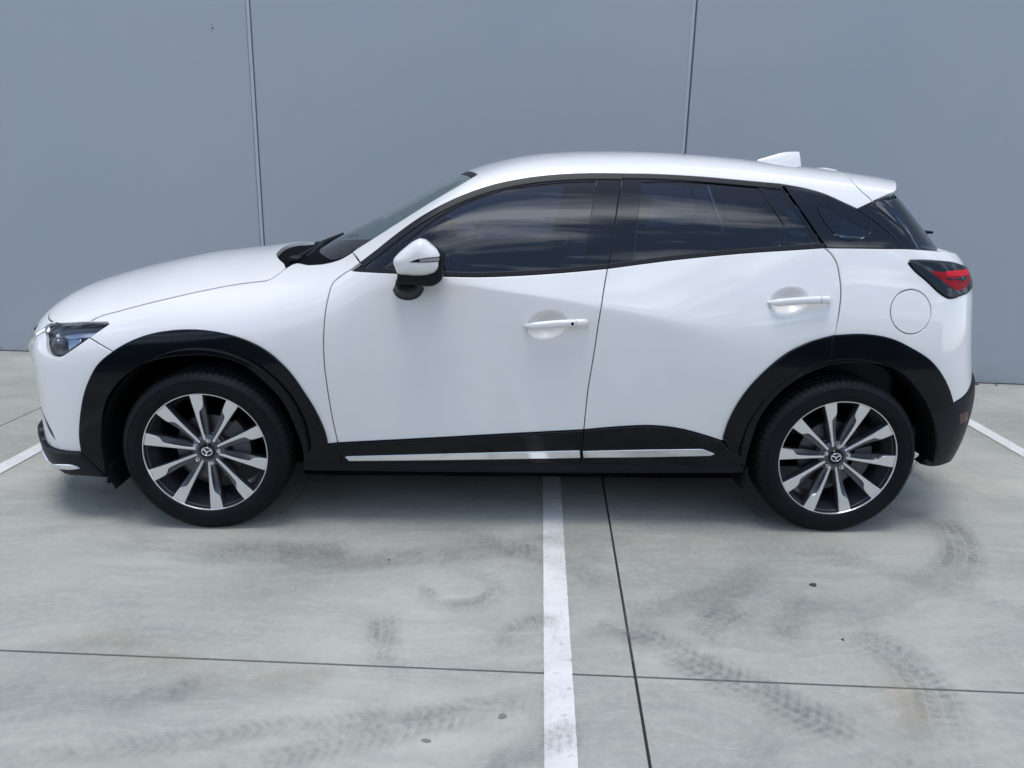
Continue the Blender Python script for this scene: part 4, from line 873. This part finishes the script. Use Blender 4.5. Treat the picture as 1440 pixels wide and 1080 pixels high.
rim_me = bm_mesh('rim', spin([(.2475,.000),(.2478,.010),(.236,.018),(.2345,.030),(.232,.045),(.221,.060),(.214,.10),(.214,.185),(.236,.195),(.245,.200)], 128), 40); rim_me.materials.append(M['alloy_dark'])
lip_me = bm_mesh('rim_lip', spin([(.2415,.006),(.2420,.001),(.2435,-.0015),(.2465,-.0015),(.2478,.0005),(.2480,.004)], 128), 50); lip_me.materials.append(M['machined'])
hub_me = bm_mesh('hub', spin([(.001,.026),(.030,.026),(.033,.022),(.040,.022),(.062,.030),(.066,.034),(.066,.07)], 64), 35); hub_me.materials.append(M['alloy_dark'])
cap_me = bm_mesh('centre_cap', spin([(.0005,.0165),(.020,.0170),(.0275,.0185),(.0295,.021),(.0295,.03)], 48), 35); cap_me.materials.append(M['gloss'])
disc_me = bm_mesh('brake_disc', spin([(.07,.072),(.138,.072),(.140,.074),(.140,.092),(.07,.092)], 80), 35); disc_me.materials.append(M['steel'])
bell_me = bm_mesh('disc_bell', spin([(.001,.05),(.06,.05),(.072,.056),(.072,.075)], 48), 35); bell_me.materials.append(M['iron'])
bm = bmesh.new(); bmesh.ops.create_cone(bm, segments=6, radius1=.0105, radius2=.0095, depth=.016, cap_ends=True, matrix=Matrix.Rotation(R(90), 4, 'X'))
bmesh.ops.create_cone(bm, segments=14, radius1=.0075, radius2=.005, depth=.008, cap_ends=True, matrix=Matrix.Translation((0,-.012,0)) @ Matrix.Rotation(R(90), 4, 'X'))
nut_me = bm_mesh('lug_nut', bm, 30); nut_me.materials.append(M['nut'])
# emblem: oval ring with a spread-wing V
bm = bmesh.new()
def addtube(bm, path, rad, closed=False):
    rg = tube_rings(path, rad, 8); rows = [[bm.verts.new(p) for p in r] for r in rg]; pr = list(zip(rows, rows[1:]))+([(rows[-1], rows[0])] if closed else [])
    for a, b in pr:
        for i in range(8): bm.faces.new((a[i], a[(i+1) % 8], b[(i+1) % 8], b[i]))
    if not closed: bm.faces.new(rows[0]); bm.faces.new(rows[-1][::-1])
addtube(bm, [(.0205*math.cos(t_), 0, .0165*math.sin(t_)) for t_ in np.linspace(0, 2*math.pi, 40)], .0017)
addtube(bm, [(-.0195,0,.0035),(-.014,0,.0055),(-.008,0,.0045),(-.0035,0,.0005),(-.001,0,-.006),(0,0,-.010)], [.0012,.0018,.0022,.0024,.0020,.0012])
addtube(bm, [(.0195,0,.0035),(.014,0,.0055),(.008,0,.0045),(.0035,0,.0005),(.001,0,-.006),(0,0,-.010)], [.0012,.0018,.0022,.0024,.0020,.0012])
bmesh.ops.scale(bm, vec=(1, .6, 1), verts=bm.verts); emb_me = bm_mesh('emblem', bm, 60); emb_me.materials.append(M['chrome'])
def caliper(wh, ang):
    bm = bmesh.new()
    pl = [(r*math.cos(a), r*math.sin(a)) for r, aa in ((.165, np.linspace(-.5, .5, 8)), (.095, np.linspace(.5, -.5, 8))) for a in aa]
    a = [bm.verts.new((x, .052, z)) for x, z in pl]; b = [bm.verts.new((x, .12, z)) for x, z in pl]; n = len(pl)
    bm.faces.new(a); bm.faces.new(b[::-1])
    for i in range(n): bm.faces.new((a[i], b[i], b[(i+1) % n], a[(i+1) % n]))
    o = link('brake_caliper', bm_mesh('brake_caliper', bm, 40), M['iron'], wh); o.rotation_euler = (0, ang, 0)
for cx, base, cal in ((FW[0], 77.5, R(-20)), (RW[0], 86.5, R(15))):
    for s in (-1, 1):
        wh = empty('wheel', (cx, s*.868, .326), car); wh.rotation_euler = (0, 0, 0 if s < 0 else math.pi)
        for nm, me in (('tyre', TY), ('rim', rim_me), ('rim_lip', lip_me), ('hub', hub_me), ('centre_cap', cap_me), ('brake_disc', disc_me), ('disc_bell', bell_me)): link(nm, me, None, wh)
        e = link('emblem', emb_me, None, wh); e.location = (0, .0160, 0); e.rotation_euler = (0, R(-(base-84)), 0)
        for k in range(5):
            ax = base+72*k
            for half_, mi in ((17.6, 1), (-17.6, 0)):
                for kind, nm in (('face', 'spoke_face'), ('body', 'spoke')):
                    o = link(nm, SPK[(kind, mi)], None, wh); o.rotation_euler = (0, -R(ax+half_), 0)
            a = R(ax+(0 if cx > 0 else 0)); nu = link('lug_nut', nut_me, None, wh); nu.location = (.0495*math.cos(a), .020, .0495*math.sin(a))
        caliper(wh, cal)
        # valve
        loft('valve_stem', tube_rings([(.205*math.cos(-1.2), .02, .205*math.sin(-1.2)), (.190*math.cos(-1.2), .012, .190*math.sin(-1.2))], .0035, 8), M['rubber'], wh)
# --- wheel housings, inner shell, underbody
for cx, nm, rad in ((FW[0], 'a', .405), (RW[0], 'b', .405)):
    for s in (-1, 1):
        bm = bmesh.new(); n = 40; A = [bm.verts.new((cx+rad*math.cos(a), s*.868, .335+rad*1.02*math.sin(a))) for a in np.linspace(-.02 if cx < 0 else -.06, math.pi+(.42 if cx < 0 else .02), n)]
        Bv = [bm.verts.new((v.co.x, s*.56, v.co.z)) for v in A]
        for i in range(n-1): bm.faces.new((A[i], A[i+1], Bv[i+1], Bv[i]))
        bm.faces.new(Bv)
        link('wheel_housing', bm_mesh('wheel_housing', bm, 30), M['liner'], car)
ring = lambda c, rad: [[(c[0]+rad*math.cos(a), .8, c[1]+rad*math.sin(a)) for a in np.linspace(0, 2*math.pi, 40)]]
shell_out = [[(-1.93, .6, .30), (-1.93, .6, .74), (-1.70, .6, .80), (-1.30, .6, .90), (-1.05, .6, .955), (-.75, .6, 1.0)], [(-.70, .7, 1.02), (-.33, .7, 1.025), (.30, .7, 1.06), (.86, .7, 1.125), (1.18, .7, 1.15)], [(1.18, .7, 1.15), (1.60, .7, 1.15), (1.72, .7, 1.06), (1.78, .7, .9), (1.78, .7, .30)], [(1.78, .7, .30), (-1.93, .6, .30)]]
sh = panel(FL, 'side', shell_out, holes=[ring(FW, .41), ring(RW, .41)], off=-.040, gap=.0, bev=.001, fl=.002, h=.035)
both('inner_shell', sh, M['dark'])  # black inner sheet, also the door insides, added to darken the panel gaps
rbox('underbody', (3.4, 1.10, .24), (-.05, 0, .28), M['dark'], car, bev=.03)
rbox('floor_pan', (1.9, 1.36, .19), (0, 0, .25), M['dark'], car, bev=.02)
rbox('engine_block', (.75, 1.0, .45), (-1.5, 0, .55), M['dark'], car, bev=.05)
rbox('rear_beam', (.3, 1.1, .2), (1.72, 0, .40), M['dark'], car, bev=.05)
for cx in (FW[0], RW[0]):
    for s in (-1, 1): rbox('mud_flap', (.015, .17, .09), (cx+(-.40 if cx < 0 else -.37), s*.76, .225), M['liner'], car, rot=Matrix.Rotation(R(12), 3, 'Y'), bev=.006)
# --- cabin
rbox('cabin_floor', (2.6, 1.44, .04), (.45, 0, .40), M['trim_in'], car, bev=.01)
rbox('dashboard', (.42, 1.26, .30), (-.66, 0, .90), M['trim_in'], car, rot=Matrix.Rotation(R(-6), 3, 'Y'), bev=.09, seg=5)
rbox('dashboard_top', (.30, 1.04, .05), (-.70, 0, 1.030), M['trim_in'], car, rot=Matrix.Rotation(R(-4), 3, 'Y'), bev=.02)
for s in (-1, 1): rbox('parcel_side', (.5, .12, .6), (1.35, s*.60, .80), M['trim_in'], car, bev=.04)
rbox('parcel_shelf', (.45, 1.15, .03), (1.30, 0, 1.06), M['trim_in'], car, bev=.01)
def seat(x, y, wd_, par):
    st_ = empty('seat', (x, y, .45), par)
    def rr(nm, size, loc, ang, bev):
        return rbox(nm, size, loc, M['cloth'], st_, rot=Matrix.Rotation(R(ang), 3, 'Y'), bev=bev, seg=4)
    rr('cushion', (.50, wd_, .16), (-.05, 0, .12), -6, .06); rr('backrest', (.14, wd_, .60), (.30, 0, .45), 17, .06)
    hr = (0,) if wd_ < .8 else (-.36, .36)
    for q in hr:
        rr('headrest', (.11, .27, .17), (.45, q, .835), 14, .045)
        for z in (-.06, .06): loft('headrest_post', tube_rings([(.415, q+z, .70), (.44, q+z, .80)], .006, 8), M['steel'], st_)
seat(.02, -.37, .50, car); seat(.02, .37, .50, car); seat(.86, 0, 1.24, car)
sw_ = empty('steering_wheel', (-.30, .37, .98), car)
loft('wheel_ring', tube_rings([(.19*math.cos(a)*.42, .19*math.sin(a), .19*math.cos(a)*.9) for a in np.linspace(0, 2*math.pi, 36)], .015, 8), M['trim_in'], sw_)
rbox('wheel_hub', (.06, .14, .11), (-.02, 0, 0), M['trim_in'], sw_, bev=.02)
rbox('rear_view_mirror', (.03, .22, .07), (-.24, 0, 1.36), M['trim_in'], car, bev=.012)
# door inner cards
# ============================ tyre marks and litter on the pavement ============================
m = bpy.data.materials.new('tyre_dust_mark'); m.use_nodes = True; t = NT(m); M['mark'] = m
t.b.inputs['Base Color'].default_value = (.16,.165,.165,1); t.b.inputs['Roughness'].default_value = .8
uvn = t.n('ShaderNodeUVMap').outputs[0]; sx = t.n('ShaderNodeSeparateXYZ', {0: uvn}); u, v = sx.outputs[0], sx.outputs[1]
at = t.n('ShaderNodeAttribute', attribute_name='strength').outputs['Fac']
o = t.n('ShaderNodeTexCoord').outputs['Object']
# tread ribs across (v) and slanted blocks along (u)
rib = t.ramp(t.math('ABSOLUTE', t.math('SINE', t.math('MULTIPLY', v, 15.7))), .12, .55, (.35,)*3+(1,), (1,)*3+(1,))
sl_ = t.math('ADD', t.math('MULTIPLY', u, 210.), t.math('MULTIPLY', t.math('ABSOLUTE', t.math('SUBTRACT', v, .5)), 16.))
blk = t.ramp(t.math('SINE', sl_), -.6, .3, (.55,)*3+(1,), (1,)*3+(1,))
edge = t.ramp(t.math('ABSOLUTE', t.math('SUBTRACT', v, .5)), .38, .5, (1,)*3+(1,), (0,)*3+(1,))
worn = t.ramp(t.noise(o, 4.5, 4, .6), .30, .55); fine = t.ramp(t.noise(o, 60, 4, .7), .3, .6)
pat = t.math('MULTIPLY', rib, blk); pl_ = t.n('ShaderNodeAttribute', attribute_name='plain').outputs['Fac']
mv = t.n('ShaderNodeMapping', {'Vector': uvn, 'Scale': (2.5, 9, 1)}).outputs[0]; strk = t.ramp(t.noise(mv, 1.5, 5, .6), .35, .7)
pat = t.math('ADD', t.math('MULTIPLY', pat, t.math('SUBTRACT', 1., pl_)), t.math('MULTIPLY', strk, pl_))
edge = t.ramp(t.math('ABSOLUTE', t.math('SUBTRACT', v, .5)), .22, .5, (1,)*3+(1,), (0,)*3+(1,))
a = t.math('MULTIPLY', t.math('MULTIPLY', pat, edge), t.math('MULTIPLY', t.math('MULTIPLY', worn, fine), at))
tr = t.n('ShaderNodeBsdfTransparent'); ms = t.n('ShaderNodeMixShader', {0: a, 1: tr.outputs[0], 2: t.b.outputs[0]}); t.l(ms.outputs[0], t.out.inputs[0])
bm = bmesh.new(); uvl = bm.loops.layers.uv.new('UVMap'); stl = bm.verts.layers.float.new('strength'); pll = bm.verts.layers.float.new('plain')
def mark(pts, wd, st, z, plain=0.):
    p = smooth_chain(np.array(pts, float), .03); d = np.gradient(p, axis=0); nn = np.stack([-d[:, 1], d[:, 0]], -1); nn /= np.linalg.norm(nn, axis=1)[:, None]
    L = np.r_[0, np.cumsum(np.linalg.norm(np.diff(p, axis=0), axis=1))]; n = len(p); rows = []
    for i in range(n):
        e = min(1, i/max(1, n*.18), (n-1-i)/max(1, n*.18)); row = []
        for q in (-.5, .5):
            x, y = p[i]+nn[i]*q*wd; vv = bm.verts.new((x, y, z)); vv[stl] = st*e; vv[pll] = plain; row.append(vv)
        rows.append(row)
    for i in range(n-1):
        f = bm.faces.new((rows[i][0], rows[i+1][0], rows[i+1][1], rows[i][1]))
        for lp, (a_, b_) in zip(f.loops, ((i, 0), (i+1, 0), (i+1, 1), (i, 1))): lp[uvl].uv = (L[a_], b_)
marks = [([(.46,-1.80),(.53,-1.66),(.61,-1.55),(.74,-1.46)], .16, .55), ([(1.02,-1.62),(1.12,-1.74),(1.13,-1.90),(1.08,-2.05),(.99,-2.25)], .20, .50),
  ([(.25,-1.52),(.42,-1.72),(.60,-1.90),(.76,-2.06),(.95,-2.30)], .19, .60), ([(1.86,-.70),(1.80,-.95),(1.70,-1.13),(1.52,-1.30)], .20, .62),
  ([(-.50,-1.52),(-.48,-1.64),(-.49,-1.80)], .13, .60), ([(-.40,-1.32),(-.30,-1.44),(-.18,-1.42),(-.12,-1.33)], .06, .55), ([(-1.15,-1.93),(-1.06,-1.93),(-.98,-1.84)], .11, .55),
  ([(-1.7,-2.24),(-1.36,-2.18),(-1.03,-2.13),(-.69,-2.06),(-.4,-2.02),(.0,-1.93)], .10, .38), ([(-.9,-2.27),(-.5,-2.11),(-.22,-2.02),(.1,-1.90)], .13, .42),
  ([(-1.5,-1.02),(-1.1,-1.10),(-.6,-1.14),(-.1,-1.05),(.3,-.92)], .17, .40), ([(-.4,-.86),(-.1,-1.02),(.15,-1.18),(.35,-1.40)], .15, .42), ([(.9,-1.15),(.75,-1.33),(.5,-1.45),(.2,-1.50)], .16, .40),
  ([(1.05,-1.02),(1.3,-1.16),(1.6,-1.40),(1.9,-1.75)], .17, .30), ([(.10,-1.62),(.02,-1.56),(-.06,-1.62),(-.10,-1.74)], .12, .55), ([(2.1,-.35),(2.0,-.15),(2.25,.1)], .18, .40),
  ([(-1.2,-.98),(-.9,-1.06),(-.62,-1.04)], .14, .45), ([(1.15,-1.52),(1.0,-1.46),(.86,-1.56),(.80,-1.72)], .13, .40), ([(-.2,-2.3),(-.05,-2.15),(.12,-2.08)], .12, .45), ([(-1.9,-.55),(-2.1,-.38),(-2.2,-.1)], .10, .45)]
for k, (p_, w_, s_) in enumerate(marks): mark(p_, w_, s_*.9, .0048+.0004*k)
smears = [([(-1.6,-1.0),(-1.0,-1.12),(-.4,-1.13),(.2,-.98),(.8,-.95)], .30, .40), ([(-.42,-1.30),(-.36,-1.45),(-.22,-1.48),(-.12,-1.38),(-.18,-1.27),(-.34,-1.26)], .09, .50), ([(-2.2,-2.2),(-1.4,-1.95),(-.7,-1.9),(0,-1.75),(.6,-1.45),(1.1,-1.0)], .22, .26),
  ([(.14,-1.68),(.22,-1.60),(.32,-1.66),(.28,-1.76),(.16,-1.75)], .10, .62), ([(.10,-1.12),(.22,-1.10),(.30,-1.16)], .12, .5), ([(1.9,-.5),(1.75,-.95),(1.62,-1.22),(1.3,-1.45),(.9,-1.6)], .26, .30), ([(-.62,-1.50),(-.50,-1.70),(-.46,-1.95),(-.5,-2.3)], .2, .30),
  ([(-1.25,-1.95),(-1.08,-1.98),(-.95,-1.88)], .10, .5), ([(.85,-1.50),(.98,-1.44),(1.08,-1.54),(1.0,-1.68)], .16, .42), ([(2.4,-.9),(2.1,-.4),(2.2,.2),(2.5,.9)], .25, .35), ([(-2.6,.2),(-2.4,.7),(-2.9,1.3)], .3, .35), ([(-1.9,-.62),(-2.15,-.45),(-2.4,-.5)], .2, .45), ([(.45,-2.3),(.6,-2.12),(.85,-2.05),(1.05,-2.15)], .18, .4), ([(-.15,-2.28),(.0,-2.1),(.05,-1.95)], .2, .4), ([(.2,-.75),(.8,-.82),(1.5,-.75),(2.2,-.9)], .28, .30)]
for k, (p_, w_, s_) in enumerate(smears): mark(p_, w_, s_*.7, .0130+.0004*k, 1.)
bm.normal_update()
for f in bm.faces:
    if f.normal.z < 0: f.normal_flip()
me = bpy.data.meshes.new('tyre_marks'); bm.to_mesh(me); bm.free()
tag(link('tyre_marks', me, M['mark']), 'faint dusty tyre tread marks smeared over the grey concrete', 'tyre marks', kind='stuff')
m = bpy.data.materials.new('rust_stain'); m.use_nodes = True; t = NT(m)
t.b.inputs['Base Color'].default_value = (.40,.30,.17,1); t.b.inputs['Roughness'].default_value = .7
uvn = t.n('ShaderNodeUVMap').outputs[0]; o = t.n('ShaderNodeTexCoord').outputs['Object']
dst = t.n('ShaderNodeVectorMath', {0: uvn}, operation='LENGTH').outputs['Value']
al = t.math('MULTIPLY', t.math('MULTIPLY', t.ramp(dst, .15, 1., (1,)*3+(1,), (0,)*3+(1,)), t.ramp(t.noise(o, 9, 6, .65), .38, .70)), .33)
tr = t.n('ShaderNodeBsdfTransparent'); ms = t.n('ShaderNodeMixShader', {0: al, 1: tr.outputs[0], 2: t.b.outputs[0]}); t.l(ms.outputs[0], t.out.inputs[0])
bm = bmesh.new(); uvl = bm.loops.layers.uv.new('UVMap')
for k, (x, y, rx, ry) in enumerate(((-1.20,-1.77,.22,.09), (-.90,-1.84,.20,.10), (-.72,-1.86,.16,.07), (1.00,-1.98,.14,.20), (-1.35,-1.68,.20,.05))):
    vs = [bm.verts.new((x+rx*math.cos(a_), y+ry*math.sin(a_), .0195+.0006*k)) for a_ in np.linspace(0, 2*math.pi, 25)[:-1]]; f = bm.faces.new(vs)
    for lp, a_ in zip(f.loops, np.linspace(0, 2*math.pi, 25)[:-1]): lp[uvl].uv = (math.cos(a_), math.sin(a_))
me = bpy.data.meshes.new('rust_stains'); bm.to_mesh(me); bm.free()
tag(link('rust_stains', me, m), 'faint yellow-brown rust stains along the long floor joint', 'stain', kind='stuff')
M['chip'] = mat('dark_chip', (.05,.05,.048), .8); M['leaf'] = mat('dry_leaf', (.17,.175,.15), .8)
def chip(x, y, sx_, sy_, h_, mt, lb, nm, cat):
    bm = bmesh.new(); n = 9; rnd = random.Random(int(x*1000)); top = []; bot = []
    for k in range(n):
        a = 2*math.pi*k/n; q = rnd.uniform(.6, 1.1)
        bot.append(bm.verts.new((sx_*q*math.cos(a), sy_*q*math.sin(a), 0))); top.append(bm.verts.new((sx_*q*.75*math.cos(a), sy_*q*.75*math.sin(a), h_*rnd.uniform(.6, 1))))
    c_ = bm.verts.new((0, 0, h_*1.1))
    for k in range(n):
        bm.faces.new((bot[k], bot[(k+1) % n], top[(k+1) % n], top[k])); bm.faces.new((top[k], top[(k+1) % n], c_))
    bm.faces.new(bot[::-1])
    o_ = link(nm, bm_mesh(nm, bm), mt); o_.location = (x, y, .001); tag(o_, lb, cat)
chip(1.036, -1.315, .016, .012, .007, M['chip'], 'small dark flake on the concrete in front of the rear wheel', 'dark_flake', 'flake')
chip(-.116, -2.02, .014, .013, .003, M['leaf'], 'dry leaf scrap near the bottom edge, left of the white line', 'leaf_scrap', 'leaf')
chip(-.314, -2.112, .018, .010, .002, M['leaf'], 'pale grey-green scrap at the bottom edge, left of the leaf scrap', 'paper_scrap', 'scrap')
chip(-.529, -1.139, .005, .004, .004, M['chip'], 'tiny dark pebble on the concrete between the wheels', 'pebble', 'pebble')
chip(.99, -1.66, .005, .005, .005, M['chip'], 'tiny dark pebble above the long floor joint at right', 'pebble', 'pebble')
chip(3.47, 1.600, .030, .010, .012, M['chip'], 'dark dead leaf at the wall foot, right beside the rear bumper', 'dead_leaf', 'leaf')
chip(3.62, 1.588, .014, .007, .007, M['chip'], 'small dark crumb at the wall foot, right of the dead leaf', 'crumb', 'crumb')
